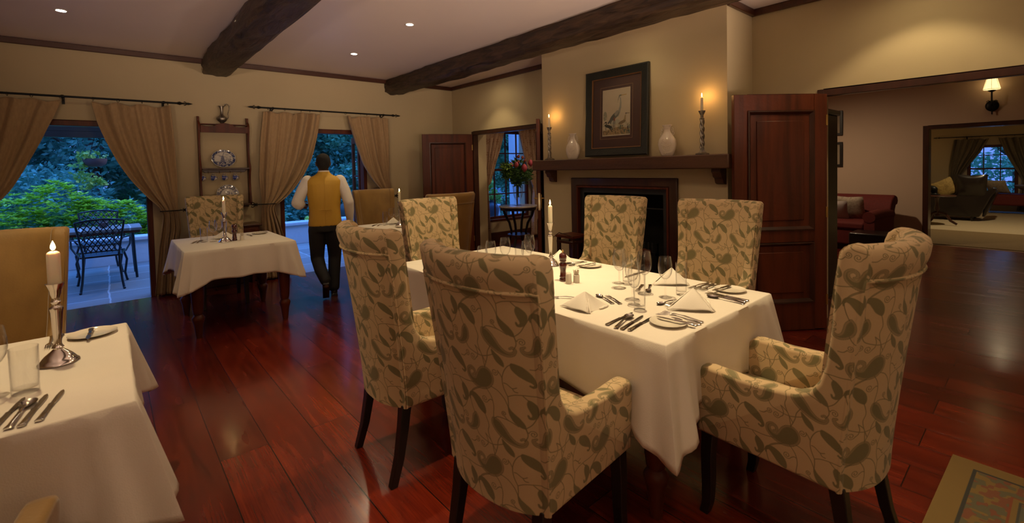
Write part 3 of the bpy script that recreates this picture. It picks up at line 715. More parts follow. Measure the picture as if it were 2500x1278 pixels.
# faces +x : rz=-90deg
place(pc, -3.72, -5.721, -1.484)
dup(pc, 'paisley wingback chair seen from behind, next to the waiter', (-3.702, -4.812, 0), -1.598, G1)
dup(pc, 'paisley wingback armchair at the right end of the laid table', (-2.66, -6.565, 0), -.048, G1)
dup(pc, 'paisley wingback chair facing us before the mahogany door leaf', (-1.462, -5.447, 0), 1.589, G1)
dup(pc, 'paisley wingback chair facing us in front of the fireplace', (-1.488, -4.582, 0), 1.62, G1)
dup(pc, 'paisley wingback chair facing us at the far end of the table', (-2.523, -3.385, 0), 3.206, G1)
dup(pc, 'paisley wingback chair behind the small table under the shelf', (-3.732, -.60, 0), 3.119, G1)
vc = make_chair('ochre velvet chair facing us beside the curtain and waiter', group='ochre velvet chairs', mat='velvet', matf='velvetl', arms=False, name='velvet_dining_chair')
place(vc, -1.962, -1.01, 3.129)
G2 = 'ochre velvet chairs'
dup(vc, 'ochre velvet chair seen from behind against the mahogany door', (-1.937, -2.80, 0), -.038, G2)
dup(vc, 'large ochre velvet chair behind the left foreground table', (-5.12, -3.62, 0), PI, G2)
dup(vc, 'ochre velvet chair cut off by the left picture edge, further back', (-5.78, -2.3, 0), PI, G2)
va = make_chair('blurred ochre velvet armchair poking into the bottom left corner', group=G2, mat='velvet', matf='velvetl', name='velvet_armchair')
place(va, -5.125, -5.745, -math.radians(9))
# ------------------------------------------------------------------ tables with linen
def turned_leg(h=.74):
    return [(.0, 0), (.016, 0), (.019, .03), (.026, .12), (.033, .155), (.036, .175), (.028, .195), (.022, .205), (.027, .215), (.031, .26), (.036, .40), (.037, .46), (.027, .50), (.024, .515), (.034, .53), (.036, .56), (.036, h), (0, h)]
def make_table(label, x0, x1, y0, y1, zt=.78, drop=.29, seed=0, lname='linen', cl_label='', corner=.10, legs=True, group=None, inset=.05):
    cx, cy = (x0+x1)/2, (y0+y1)/2; a, b2 = (x1-x0)/2, (y1-y0)/2
    t = thing('dining_table', label, 'table', (cx, cy, 0), 0, group)
    ia, ib = a-inset+.005, b2-inset+.005
    MB().box(-a+.012, a-.012, -b2+.012, b2-.012, zt-.032, zt-.006).build('tabletop', 'mahog', t, bevel=.004)
    MB().box(-ia+.01, ia-.01, -ib+.01, ib-.01, zt-.13, zt-.033).build('apron', 'mahog', t, bevel=.003)
    for sx in (-1, 1):
        for sy in (-1, 1):
            MB().lathe([(r*1.42, z) for r, z in turned_leg(zt-.034)], 20, (sx*(ia-.045), sy*(ib-.045), 0)).build('leg', 'mahog', t, smooth=50)
    # cloth: top plus a skirt that swings out at the corners
    rng = random.Random(seed); ph = [rng.uniform(0, 6.28) for _ in range(8)]
    per = []      # perimeter samples: (x, y, nx, ny, corner weight)
    seg_ = 60
    corners = [(-a, -b2), (a, -b2), (a, b2), (-a, b2)]
    for k in range(4):
        p, q = Vector(corners[k]), Vector(corners[(k+1) % 4]); d = (q-p); Lk = d.length; d.normalize(); nr = Vector((d.y, -d.x))
        for i in range(seg_):
            # denser near the corners
            f = i/seg_; f = .5-.5*math.cos(f*PI)
            s = f*Lk; dc = min(s, Lk-s); first = s < Lk/2
            w = max(0, 1-dc/(drop*.75)); w = w*w*(3-2*w)
            dn = (p-Vector((0, 0))).normalized() if first else q.normalized()
            cd_ = Vector((math.copysign(1, (p if first else q).x), math.copysign(1, (p if first else q).y))).normalized()
            nn = (nr*(1-w)+cd_*w).normalized()
            P = p+d*s; per.append((P.x, P.y, nn.x, nn.y, w, s/Lk*6.28+k*1.7, k, k if first else (k+1) % 4))
    n = len(per); nv = 16
    mb = MB(); top_in = []
    rows = []
    for j in range(nv+1):
        v = j/nv; row = []
        for (x, y, nx, ny, w, s, k, c_) in per:
            dr = drop*(1+.34*w)+.006*math.sin(s*3+ph[k])*(1-w); 
            wob = (.010*math.sin(s*2.3+ph[k])+.007*math.sin(s*5.1+ph[k+4]))*v
            out = .004+(.020+corner*w*1.0)*v**1.0+wob*(1-w)+(.022*math.sin(w*12+ph[c_])+.004*math.sin(w*23+ph[c_+4]))*v*min(w*2, 1)
            if v < .12: z = zt-.006*(v/.12)**2*1.0-dr*v*.9; out *= 1
            z = zt-dr*v
            if j == 0: out = -.004; z = zt
            elif j == 1: z = zt-.004; out = .003
            row.append((x+nx*out, y+ny*out, z))
        rows.append(row)
    for r_ in rows: mb.v += r_
    for j in range(nv):
        for i in range(n): mb.f.append((j*n+i, j*n+(i+1) % n, (j+1)*n+(i+1) % n, (j+1)*n+i))
    mb.f.append(tuple(range(n)))
    c = mb.build('tablecloth', 'cloth', None, smooth=55, solid=.0016); c.location = (cx, cy, 0.0)
    tag(c, cl_label, 'tablecloth')
    return t
make_table('large laid dining table in front of the fireplace', -3.14, -2.15, -6.045, -3.93, cl_label='long white tablecloth on the large laid table', seed=1, inset=.085, drop=.30)
make_table('small square table with turned legs under the wall shelf', -4.20, -3.31, -2.15, -1.10, cl_label='white tablecloth on the small table near the waiter', seed=2, drop=.27, corner=.09)
make_table('round the corner table beyond the chairs near the doorway', -2.42, -1.55, -2.34, -1.48, cl_label='white tablecloth on the far table by the velvet chairs', seed=3, drop=.27)
make_table('foreground table at the left picture edge', -5.62, -4.63, -5.19, -4.22, cl_label='white tablecloth on the left foreground table', seed=4, drop=.27, corner=.11)
ZT = .7815
# ------------------------------------------------------------------ tableware masters
def lathe_obj(name, prof, mat, label, cat, n=28, group=None, sq=None, smooth=45):
    o = MB().lathe(prof, n, sq=sq).build(name, mat, None, smooth=smooth); tag(o, label, cat, group); return o
wine_prof = [(.0001, .0), (.031, .0006), (.033, .0018), (.030, .003), (.012, .006), (.0045, .012), (.0036, .025), (.0036, .075), (.0045, .088), (.010, .093), (.022, .104), (.031, .122), (.0345, .145), (.034, .165), (.0305, .190), (.0280, .205), (.0272, .205), (.0295, .189), (.0330, .164), (.0335, .145), (.030, .1225), (.021, .1055), (.010, .0955), (.0001, .094)]
tumb_prof = [(.0001, 0), (.0245, 0), (.0255, .004), (.0275, .165), (.0262, .166), (.0240, .018), (.0001, .014)]
short_prof = [(.0001, 0), (.029, 0), (.0305, .004), (.0325, .135), (.0312, .136), (.0285, .016), (.0001, .012)]
pm = {}
def cutlery(kind):
    mb = MB()
    L_ = {'knife': .215, 'fork': .19, 'spoon': .185, 'butter_knife': .165, 'dessert_fork': .155, 'dessert_spoon': .16}[kind]
    hl = L_*.52
    # local: handle end at origin, tip towards +y, thickness z
    prof = [(0, .0085), (.004, .0105), (.012, .0100), (.02, .0075), (.05, .0062), (hl-.01, .0045), (hl, .0042)]
    def bar(prof, zf, tf):
        nv_ = len(prof); base = len(mb.v)
        for (y, w_) in prof:
            z = zf(y); h_ = tf(y); mb.v += [(-w_, y, z), (-w_*.7, y, z+h_), (w_*.7, y, z+h_), (w_, y, z), (w_*.7, y, z-h_*.4), (-w_*.7, y, z-h_*.4)]
        for i in range(nv_-1):
            for k in range(6): a = base+i*6; mb.f.append((a+k, a+(k+1) % 6, a+6+(k+1) % 6, a+6+k))
        mb.f.append(tuple(base+k for k in range(6))[::-1]); mb.f.append(tuple(base+(nv_-1)*6+k for k in range(6)))
    if 'knife' in kind:
        prof = [(0, .0075), (.006, .010), (.016, .0085), (.05, .0075), (hl-.012, .0062), (hl-.006, .0085), (hl, .006)]
        bar(prof, lambda y: .004, lambda y: .0032)
        bl = [(-.0045, hl-.001), (.0055, hl-.001), (.0085, hl+.02), (.0095, L_*.8), (.008, L_*.92), (.002, L_), (-.003, L_-.008), (-.0055, L_*.8)]
        mb.prism(bl, .0032, .0046, 'z')
    elif 'fork' in kind:
        sh = [(hl, .0042), (hl+.02, .0032), (L_*.66, .0036), (L_*.70, .0085), (L_*.74, .0115), (L_*.76, .0118)]
        zf = lambda y: .003+.006*math.sin(min(max(y/L_, 0), 1)*PI*1.0)**2+(.004*((y/L_-.7)/.3)**2 if y > L_*.7 else 0)
        bar(prof+sh[1:], zf, lambda y: .0022 if y < hl else .0014)
        for k in range(4):
            x = -.0095+k*.00633
            pts = [(x, lerp(L_*.755, L_, q), zf(lerp(L_*.755, L_, q))) for q in (0, .3, .6, .85, 1)]
            mb.tube(pts, lambda t: .0017*(1-.4*t), 5)
    else:
        sh = [(hl+.02, .0032), (L_*.68, .0034)]
        zf = lambda y: .003+.006*math.sin(min(max(y/L_, 0), 1)*PI)**2
        bar(prof+sh, zf, lambda y: .0022 if y < hl else .0016)
        c0, c1 = L_*.66, L_; R = .0195 if kind == 'spoon' else .0155
        def bowl(u, v):
            a = u*2*PI; r_ = v; y = (c0+c1)/2+(c1-c0)/2*r_*math.cos(a); x = R*r_*math.sin(a)*(1+.12*math.cos(a)); return (x, y, .0085-.0075*(1-r_**2))
        def bowl2(u, v):
            x, y, z = bowl(u, v); return (x, y, z-.0012)
        mb.grid(bowl, 18, 5, cu=True); mb.grid(bowl2, 18, 5, cu=True)
    return mb
def mk_cut(kind, label):
    o = cutlery(kind).build(kind, 'steel', None, smooth=50); tag(o, label, kind.replace('_', ' ') if 'knife' not in kind else 'knife', None)
    o['category'] = 'knife' if 'knife' in kind else ('fork' if 'fork' in kind else 'spoon'); return o
first = {}
def putc(kind, hx, hy, tx, ty, label, dz=0.0, group=None, tilt=0):
    """cutlery with its handle end at (hx,hy) pointing to (tx,ty)"""
    a = math.atan2(ty-hy, tx-hx)-PI/2
    if kind not in first: first[kind] = mk_cut(kind, label); o = first[kind]
    else: o = first[kind].copy(); C.objects.link(o); o['label'] = label
    if 'group' in o: del o['group']
    if group: o['group'] = group
    o.location = (hx, hy, ZT+dz); o.rotation_euler = (tilt, 0, a); return o
def put(kind, maker, x, y, label, dz=0, rz=0, group=None, scale=1):
    if kind not in first: first[kind] = maker(label); o = first[kind]
    else:
        if first[kind].type == 'EMPTY': o = dup(first[kind], label, (0, 0, 0))
        else: o = first[kind].copy(); C.objects.link(o); o['label'] = label
    if 'group' in o: del o['group']
    if group: o['group'] = group
    o.location = (x, y, ZT+dz); o.rotation_euler = (0, 0, rz); o.scale = (scale,)*3; return o
wine = lambda l: lathe_obj('wine_glass', wine_prof, 'glass', l, 'wine glass', 32)
tumb = lambda l: lathe_obj('highball_glass', tumb_prof, 'glass', l, 'glass', 32)
shrt = lambda l: lathe_obj('water_tumbler', short_prof, 'glass', l, 'glass', 32)
plate_prof = [(.0001, .003), (.045, .003), (.052, .0042), (.072, .0105), (.0765, .0125), (.0765, .0110), (.071, .0085), (.050, .0015), (.046, 0), (.0001, 0)]
plate = lambda l: lathe_obj('side_plate', plate_prof, 'china', l, 'plate', 40)
def mill(l):
    pr = [(.0, 0), (.022, 0), (.0235, .006), (.0205, .016), (.0185, .022), (.0215, .027), (.0185, .032), (.0165, .06), (.021, .085), (.0225, .098), (.0165, .105), (.0155, .112), (.0205, .118), (.0185, .124), (.0215, .130), (.0225, .142), (.0195, .156), (.009, .164), (.0001, .165)]
    t = thing('pepper_mill', l, 'pepper mill')
    MB().lathe(pr, 28).build('body', M['milln'], t, smooth=50)
    MB().lathe([(.0001, .1645), (.004, .1645), (.0035, .170), (.006, .174), (.005, .179), (.0001, .181)], 14).build('knob', 'brass', t, smooth=60); return t
M['milln'] = noisemat('mill_wood', (.085, .012, .008), (.05, .007, .005), (10, 10, 30), .14, coat=.8)
def salt(l):
    o = MB().lathe([(.0001, 0), (.0165, 0), (.0175, .003), (.0165, .05), (.0155, .057), (.010, .0625), (.0001, .064)], 24).build('salt_shaker', 'china', None, smooth=50); tag(o, l, 'salt shaker'); return o
def picks(l):
    t = thing('toothpick_holder', l, 'toothpick holder')
    MB().lathe([(.0001, 0), (.0175, 0), (.018, .003), (.0175, .043), (.0155, .044), (.0155, .006), (.0001, .006)], 24).build('cup', 'china', t, smooth=50)
    rng = random.Random(2); mb = MB()
    for k in range(26):
        a = rng.uniform(0, 6.28); r_ = rng.uniform(.002, .012); mb.tube([(r_*math.cos(a)*.5, r_*math.sin(a)*.5, .008), (r_*math.cos(a)*1.5, r_*math.sin(a)*1.5, rng.uniform(.066, .074))], .0014, 5)
    o = mb.build('toothpicks', M['pickw'], t); o['kind'] = 'stuff'; return t
M['pickw'] = plain('toothpick_paper', (.78, .70, .58), .8)
def napkin_mb(w_=.15, h_=.098, fold=.5, seed=0):
    """starched linen square folded to a standing tent: two wide leaves meeting in a soft vertical ridge, hems rolled under"""
    mb = MB(); N_ = 16
    ap = Vector((0, 0, h_)); L_ = Vector((-w_, .015, .002)); R_ = Vector((w_*.92, .045, .002)); F = Vector((.02, -.115, .003))
    def leaf(A, B_, D, bulge, pinch=0):
        nrm = (B_-A).cross(D-A).normalized()
        if nrm.z < 0: nrm = -nrm
        def fn(u, v):
            p = A+(B_-A)*v; q = A+(D-A)*v; r_ = p+(q-p)*u
            k = math.sin(u*PI)*math.sin(min(v, 1)*PI*.62)
            return r_+nrm*(bulge*k-pinch*math.sin(u*2*PI)*v*v)+Vector((0, 0, .0025*math.sin(u*9)*v))
        mb.grid(fn, N_, N_)
    leaf(ap, L_, F, .016, .004); leaf(ap, F, R_, -.010, .005)
    ap2 = ap+Vector((.002, .006, -.004)); B2 = Vector((.005, .075, .002))
    leaf(ap2, L_+Vector((.006, .014, 0)), B2, .010); leaf(ap2, B2, R_+Vector((-.004, .012, 0)), .010)
    def roll(a, b2, r0, lift=.004):
        mb.tube([a.lerp(b2, k/12)+Vector((0, 0, lift+.0015*math.sin(k*1.3))) for k in range(13)], lambda t: r0*(.7+.5*math.sin(t*PI)), 8)
    roll(F+Vector((-.004, .006, 0)), ap.lerp(F, .55)+Vector((.004, .004, 0)), .0065, .001)
    roll(F+Vector((.012, .004, 0)), ap.lerp(F, .35)+Vector((.012, .008, -.004)), .0045, .001)
    roll(R_.lerp(F, .05), R_.lerp(F, .45), .005, .003)
    return mb
def nap(l, seed=0):
    o = napkin_mb(seed=seed).build('folded_napkin', 'napkin', None, smooth=60, solid=.0012); tag(o, l, 'napkin'); return o
# candlestick with separate candle
def candlestick(l):
    pr = [(.0001, 0), (.054, 0), (.057, .004), (.055, .009), (.049, .013), (.045, .020), (.037, .030), (.027, .039), (.018, .047), (.013, .052), (.017, .058), (.013, .064), (.0105, .072), (.0125, .11), (.0175, .185), (.0195, .196), (.0195, .201), (.013, .205), (.011, .215), (.0155, .222), (.011, .229), (.0105, .236), (.015, .25), (.0165, .262), (.024, .283), (.026, .288), (.022, .288), (.014, .280), (.0001, .279)]
    t = thing('candlestick', l, 'candlestick')
    MB().lathe(pr, 48, sq=lambda a, z: 1+(.014*math.cos(8*a) if (z < .03 or .07 < z < .2) else 0)).build('stem', 'silver', t, smooth=50); return t
def candle(l, h=.125, r=.0145, power=.55):
    t = thing('candle', l, 'candle')
    MB().lathe([(.0001, 0), (r, 0), (r, h-.012), (r*.9, h-.006), (r*.55, h-.001), (.0001, h-.002)], 20).build('wax', 'wax', t, smooth=50)
    MB().tube([(0, 0, h-.003), (.001, 0, h+.006)], .0009, 5).build('wick', 'wick', t)
    MB().lathe([(.0001, h+.003), (.0035, h+.006), (.0055, h+.013), (.0045, h+.022), (.002, h+.031), (.0001, h+.038)], 12).build('flame', 'flame', t, smooth=60)
    return t
def put_candle(x, y, zb, ls, lc, group='table candlesticks', power=1.0, stick=True):
    if stick: put('stick', candlestick, x, y, ls, dz=zb-ZT)
    c = put('candle', candle, x, y, lc, dz=zb-ZT+(.281 if stick else 0))
    l = lamp('POINT', (x, y, zb+(.281 if stick else 0)+.145), power, (1, .55, .20), shadow_soft_size=.008); return c

# ---- large table: near corner (diner at the left side and diner at the near end)
put_candle(-2.43, -4.77, ZT, 'silver candlestick on the large table, beside the pepper mill', 'lit candle on the large table in front of the fireplace', power=1.0)
put('mill', mill, -2.69, -5.12, 'dark pepper mill on the large table')
put('salt', salt, -2.715, -5.185, 'white salt shaker in front of the pepper mill')
put('picks', picks, -2.665, -5.20, 'white toothpick holder beside the salt shaker on the large table')
put('plate', plate, -2.925, -5.93, 'white side plate at the near corner of the large table')
put('plate', plate, -2.245, -5.885, 'white side plate at the right corner of the large table')
put('plate', plate, -2.285, -4.985, 'white side plate in front of the fireplace chair')
put('wine', wine, -2.60, -5.45, 'tall wine glass left of the big glass group', scale=1.05)
put('wine', wine, -2.515, -5.385, 'wine glass standing directly behind the leftmost tall one', scale=.92)
put('tumb', tumb, -2.50, -5.43, 'highball glass standing behind the tall left wine glasses')
put('wine', wine, -2.73, -5.62, 'middle wine glass of the group, behind the front highball', scale=1.0)
put('wine', wine, -2.60, -5.605, 'largest wine glass at the back middle of the group', scale=1.07)
put('wine', wine, -2.795, -5.675, 'low wine glass partly behind the front highball glass', scale=.87)
put('tumb', tumb, -2.84, -5.735, 'front highball glass standing over the bright spoon')
put('wine', wine, -2.585, -5.715, 'wine glass in front of the rear napkin, at the right')
put('tumb', tumb, -2.485, -5.745, 'highball glass at the right, just behind the front napkin')
put('wine', wine, -2.98, -4.73, 'far left wine glass seen over the nearest chair back', scale=.95)
put('wine', wine, -2.86, -4.66, 'second glass from the left over the nearest chair back', scale=1.0)
put('wine', wine, -2.74, -4.66, 'round wine glass in the middle over the nearest chair back', scale=1.03)
put('wine', wine, -2.58, -4.72, 'tallest wine glass over the nearest chair back, beside the door', scale=1.06)
put('wine', wine, -2.70, -4.82, 'wine glass overlapping the tallest one over the chair back', scale=.98)
put('tumb', tumb, -2.76, -4.82, 'highball glass just showing its rim over the nearest chair back')
# napkins
def putn(x, y, rz, label, s=1.0):
    if 'nap' not in first: first['nap'] = nap(label); o = first['nap']
    else: o = first['nap'].copy(); C.objects.link(o); o['label'] = label
    o.location = (x, y, ZT+.001); o.rotation_euler = (0, 0, rz); o.scale = (s,)*3; return o
putn(-2.64, -5.89, -.32, 'folded white napkin at the near end of the large table', .92)
putn(-3.00, -5.545, -.9, 'folded white napkin left of the glasses on the large table', .80)
putn(-2.30, -5.585, -.2, 'folded white napkin behind the right highball glass', .88)
putn(-2.32, -4.75, .1, 'folded white napkin beside the tall silver candlestick', .9)
# left diner: knives and spoon
putc('knife', -3.125, -5.765, -2.91, -5.745, 'leftmost knife of the cutlery by the near corner')
putc('spoon', -3.13, -5.815, -2.945, -5.765, 'soup spoon with bright bowl at the near table corner', .004)
putc('knife', -3.125, -5.84, -2.91, -5.80, 'knife beside the soup spoon at the near corner')
putc('knife', -3.115, -5.868, -2.90, -5.84, 'knife pointing at the near plate, rightmost of its set')
# near end diner: forks and butter knife
putc('fork', -2.815, -6.025, -2.80, -5.78, 'fork furthest right beside the near side plate')
putc('fork', -2.845, -6.03, -2.825, -5.78, 'middle fork beside the near side plate')
putc('fork', -2.865, -6.025, -2.855, -5.80, 'fork closest to the near side plate')
putc('butter_knife', -2.895, -6.03, -2.915, -5.85, 'butter knife lying across the near side plate', .010)
putc('dessert_spoon', -2.575, -5.795, -2.70, -5.765, 'dessert spoon above the front napkin')
putc('dessert_fork', -2.575, -5.825, -2.715, -5.80, 'dessert fork above the front napkin')
putc('knife', -2.375, -6.03, -2.36, -5.84, 'first knife right of the front napkin')
putc('knife', -2.405, -6.03, -2.385, -5.84, 'second knife right of the front napkin')
putc('spoon', -2.435, -6.035, -2.425, -5.84, 'spoon right of the front napkin')
# right hand diner
putc('fork', -2.175, -5.735, -2.36, -5.72, 'first fork behind the front napkin')
putc('fork', -2.175, -5.762, -2.35, -5.752, 'second fork behind the front napkin')
putc('fork', -2.17, -5.79, -2.34, -5.785, 'third fork near the right side plate')
putc('butter_knife', -2.19, -5.86, -2.345, -5.845, 'butter knife across the right side plate', .010)
putc('dessert_spoon', -2.43, -5.53, -2.56, -5.60, 'dessert spoon left of the rear napkin')
putc('dessert_fork', -2.46, -5.50, -2.60, -5.56, 'dessert fork left of the rear napkin')
putc('knife', -2.17, -5.33, -2.35, -5.33, 'knife beyond the glasses on the far side')
# rear settings
putc('butter_knife', -2.23, -4.985, -2.385, -4.965, 'butter knife across the plate in front of the fireplace chair', .010)
putc('fork', -2.20, -4.86, -2.38, -4.85, 'fork left of the fireplace side plate')
putc('fork', -2.20, -4.885, -2.38, -4.89, 'second fork beside the fireplace side plate')
putc('dessert_fork', -2.90, -5.43, -2.985, -5.33, 'small fork left of the left napkin')
putc('dessert_spoon', -2.86, -5.60, -2.80, -5.46, 'dessert spoon just right of the left napkin')
putc('dessert_fork', -2.84, -5.63, -2.775, -5.50, 'dessert fork just right of the left napkin')

# ---- small table under the shelf
put_candle(-3.83, -1.72, ZT, 'silver candlestick on the small table', 'lit candle on the small table below the shelf', power=.8)
put('mill', mill, -3.745, -1.70, 'dark pepper mill on the small table')
put('picks', picks, -3.685, -1.72, 'white toothpick holder on the small table')
put('plate', plate, -3.44, -1.34, 'white side plate at the far right of the small table')
putc('butter_knife', -3.50, -1.36, -3.37, -1.30, 'knife resting on the plate of the small table', .010)
putc('fork', -3.55, -1.50, -3.56, -1.31, 'fork left of the plate on the small table')
put('short', shrt, -3.98, -1.56, 'short water tumbler on the small table')
put('wine', wine, -3.91, -1.61, 'front wine glass on the small table')
put('wine', wine, -3.85, -1.50, 'rear wine glass behind the candlestick on the small table')
putn(-3.79, -1.42, .1, 'folded white napkin on the small table', .8)
putc('knife', -4.09, -1.62, -4.02, -1.42, 'left knife on the small table')
putc('spoon', -4.05, -1.62, -3.98, -1.43, 'spoon on the small table beside the tumbler')
# ---- far table
put_candle(-2.07, -1.93, ZT, 'silver candlestick on the far table', 'lit candle on the far table by the velvet chairs', power=.8)
put('tumb', tumb, -2.17, -1.74, 'highball glass on the far table')
put('wine', wine, -2.11, -1.79, 'left wine glass on the far table')
put('wine', wine, -2.03, -1.76, 'right wine glass on the far table')
putn(-2.02, -1.66, .2, 'folded white napkin on the far table', .8)
putc('knife', -2.33, -1.72, -2.20, -1.58, 'knife on the far table left of the highball glass')
putc('fork', -2.28, -1.76, -2.16, -1.62, 'fork on the far table left of the highball glass')
put('plate', plate, -2.12, -2.06, 'white side plate on the far table before the candlestick')
# ---- left foreground table
put_candle(-4.825, -4.64, ZT, 'large silver candlestick on the left foreground table', 'lit thick candle on the left foreground table', power=1.6).scale = (1.28, 1.28, .98)
put('plate', plate, -4.74, -4.335, 'white side plate on the left foreground table', scale=1.05)
putc('butter_knife', -4.745, -4.28, -4.75, -4.42, 'knife resting on the foreground side plate', .010)
put('short', shrt, -4.885, -4.885, 'short water tumbler on the left foreground table', scale=1.05)
put('wine', wine, -4.955, -4.865, 'wine glass cut by the left picture edge', scale=1.05)
putc('knife', -4.835, -5.165, -4.80, -4.965, 'separate knife on the left foreground table')
putc('knife', -4.868, -5.17, -4.835, -4.965, 'knife beside the spoon on the foreground table')
putc('spoon', -4.892, -5.165, -4.862, -4.975, 'shiny soup spoon on the left foreground table', .002)
putc('knife', -4.925, -5.15, -4.885, -4.95, 'knife at the left picture edge')
putc('fork', -4.84, -4.24, -4.842, -4.42, 'fork left of the foreground side plate, nearer the candle')
putc('fork', -4.865, -4.24, -4.867, -4.42, 'fork left of the foreground side plate, outermost')
# ------------------------------------------------------------------ curtains, rods, hold backs
def interp(pts, z):
    pts = sorted(pts)
    if z <= pts[0][0]: return pts[0][1]
    for (z0, x0), (z1, x1) in zip(pts, pts[1:]):
        if z <= z1: t = (z-z0)/(z1-z0); return x0+(x1-x0)*t
    return pts[-1][1]
def smoothi(pts, z, h=.05): return sum(interp(pts, z+k*h) for k in (-1, -.5, 0, .5, 1))/5
def curtain(label, outer, inner, ztop, zbot, ztie, folds, hooks, y0=-.13, seed=0, mat='curtain', amp=.036, group='tied back linen curtains'):
    rng = random.Random(seed); ph = [rng.uniform(-.5, .5) for _ in range(40)]
    def fn(u, v):
        z = lerp(ztop, zbot, v); xo, xi = smoothi(outer, z), smoothi(inner, z)
        d = abs(z-ztie); tight = math.exp(-(d/.16)**2)
        uu = u+.012*math.sin(u*folds*2*PI+ph[3]*3)
        x = lerp(xo, xi, uu)
        A = amp*1.25*(1-.55*tight)*(1.0 if z > ztie else .85)
        A *= .72+.42*math.sin(u*7.3+ph[5]*9)+.12*math.sin(z*3.1+u*5+ph[6]*6)
        y = y0+A*math.sin(u*folds*2*PI+.9*math.sin(u*5.1+ph[7]*6)+.5*math.sin(z*2.1+ph[1])+ph[0])+.012*math.sin(u*folds*4.3*PI+z*1.5+ph[2])
        if z > ztie: # cloth gathers into a heavier roll on the swagged edge
            y -= .05*max(0, (u-.72)/.28)**2*min(1, (ztop-z)/.5)
        if v < .12:  # scalloped heading between the rings
            kx = min(abs(x-h) for h in hooks); z -= (.035*min(kx/.10, 1)**1.6)*(1-v/.12)
        return (x, y, z)
    o = MB().grid(fn, int(folds*14), 70).build('curtain', mat, None, smooth=80, solid=.004)
    tag(o, label, 'curtain', group); return o
def rod(label, x0, x1, z, hooks, brk, y=-.12, finL=True, finR=True, group='curtain rods'):
    t = thing('curtain_rod', label, 'curtain rod', ((x0+x1)/2, y, z), 0, group); cx = (x0+x1)/2
    MB().tube([(x0-cx, 0, 0), (x1-cx, 0, 0)], .011, 10).build('rail', 'iron', t)
    for (x, s, on) in ((x1-cx, 1, finR), (x0-cx, -1, finL)):
        if not on: continue
        mb = MB(); R_ = Matrix.Rotation(s*PI/2, 4, 'Y')
        mb.lathe([(.013, -.01), (.017, 0), (.012, .01), (.018, .02), (.011, .03), (.008, .06), (.006, .075), (.014, .095), (.009, .12), (.0001, .145)], 10, M=T(x, 0, 0) @ R_)
        for q in (-1, 1):
            for (o_, r_) in ((.022, .016), (.072, .022)):
                mb.tube([(x+s*(o_+.012), 0, q*.004), (x+s*(o_+.004), 0, q*r_*.7), (x+s*(o_-.008), 0, q*r_), (x+s*(o_-.016), 0, q*r_*.75)], .005, 6)
        mb.build('finial', 'iron', t)
    for x in hooks:
        a = [(x-cx, .0+.018*math.sin(k/12*2*PI), -.008+.019*math.cos(k/12*2*PI)) for k in range(12)]
        R2 = random.Random(int(x*1000)); an = R2.uniform(-.9, .9)
        a = [(x-cx+math.sin(an)*p[1], math.cos(an)*p[1], p[2]) for p in a]
        mb = MB().tube(a, .0022, 6, closed=True); mb.build('curtain_ring', 'iron', t)
    for x in brk:
        MB().tube([(x-cx, 0, -.012), (x-cx, .05, -.03), (x-cx, -y-.002, -.03)], .007, 6).box(x-cx-.012, x-cx+.012, -y-.008, -y-.001, -.07, .01).lathe([(.015, -.012), (.017, 0), (.015, .012)], 10, M=T(x-cx, 0, 0) @ Matrix.Rotation(PI/2, 4, 'Y')).build('bracket', 'iron', t)
    return t
def holdback(label, x0, x1, z, y=-.1, s=1, rail=True):
    """fleur ended arm from the wall that wraps the cloth; s=+1 fleur on the right"""
    t = thing('curtain_holdback', label, 'curtain holdback', (x0, y, z), 0, 'fleur tipped curtain holdbacks')
    L_ = x1-x0
    pts = [(0, -.0, 0), (L_*.3, -.06, .002), (L_*.7, -.07, .002), (L_, -.04, 0)]
    MB().tube(pts, .006, 8).tube([(L_*.1, -.02, 0), (L_*.1, -y-.001, 0)], .005, 6).build('arm', 'iron', t)
    mb = MB(); xe = 0
    mb.prism([(0, -.006), (-s*.03, -.012), (-s*.075, 0), (-s*.03, .012), (0, .006)], -.012, -.004, 'y')
    for q in (-1, 1):
        mb.tube([(-s*.0, -.008, q*.004), (-s*.025, -.008, q*.02), (-s*.045, -.008, q*.034), (-s*.06, -.008, q*.028), (-s*.052, -.008, q*.018)], .0055, 6)
        mb.tube([(s*.0, -.008, q*.004), (s*.012, -.008, q*.016), (s*.002, -.008, q*.022)], .004, 6)
    mb.build('fleur', 'iron', t); return t
H1 = [-5.75, -5.57, -5.4, -5.23, -5.01, -4.76, -4.55, -4.34, -4.1]; H2 = [-3.02, -2.81, -2.6, -2.48, -2.33, -1.97, -1.74, -1.64, -1.48, -1.36]
rod('black iron curtain rod over the left terrace doorway', -5.95, -4.0, 2.30, H1, (-5.0, -4.14))
rod('black iron curtain rod over the doorway beside the waiter', -3.12, -1.22, 2.31, H2, (-2.96, -1.37))
curtain('left curtain of the left terrace doorway, cut by the picture edge', [(.02, -5.80), (1.0, -5.80), (2.3, -5.74)], [(.02, -5.60), (.9, -5.64), (1.03, -5.70), (1.2, -5.50), (1.34, -5.40), (1.55, -5.30), (1.8, -5.19), (2.01, -5.11), (2.25, -5.02)], 2.265, .03, 1.03, 3.4, H1, seed=1)
curtain('right curtain of the left terrace doorway, tied back to the right', [(.03, -4.07), (.64, -4.05), (.8, -4.02), (1.03, -4.05), (1.43, -4.05), (1.82, -4.06), (2.3, -4.09)], [(.03, -4.30), (.62, -4.24), (.95, -4.19), (1.03, -4.20), (1.12, -4.27), (1.2, -4.34), (1.39, -4.47), (1.58, -4.57), (1.81, -4.66), (2.03, -4.73), (2.25, -4.77)], 2.265, .03, 1.03, 3.6, H1, seed=2)
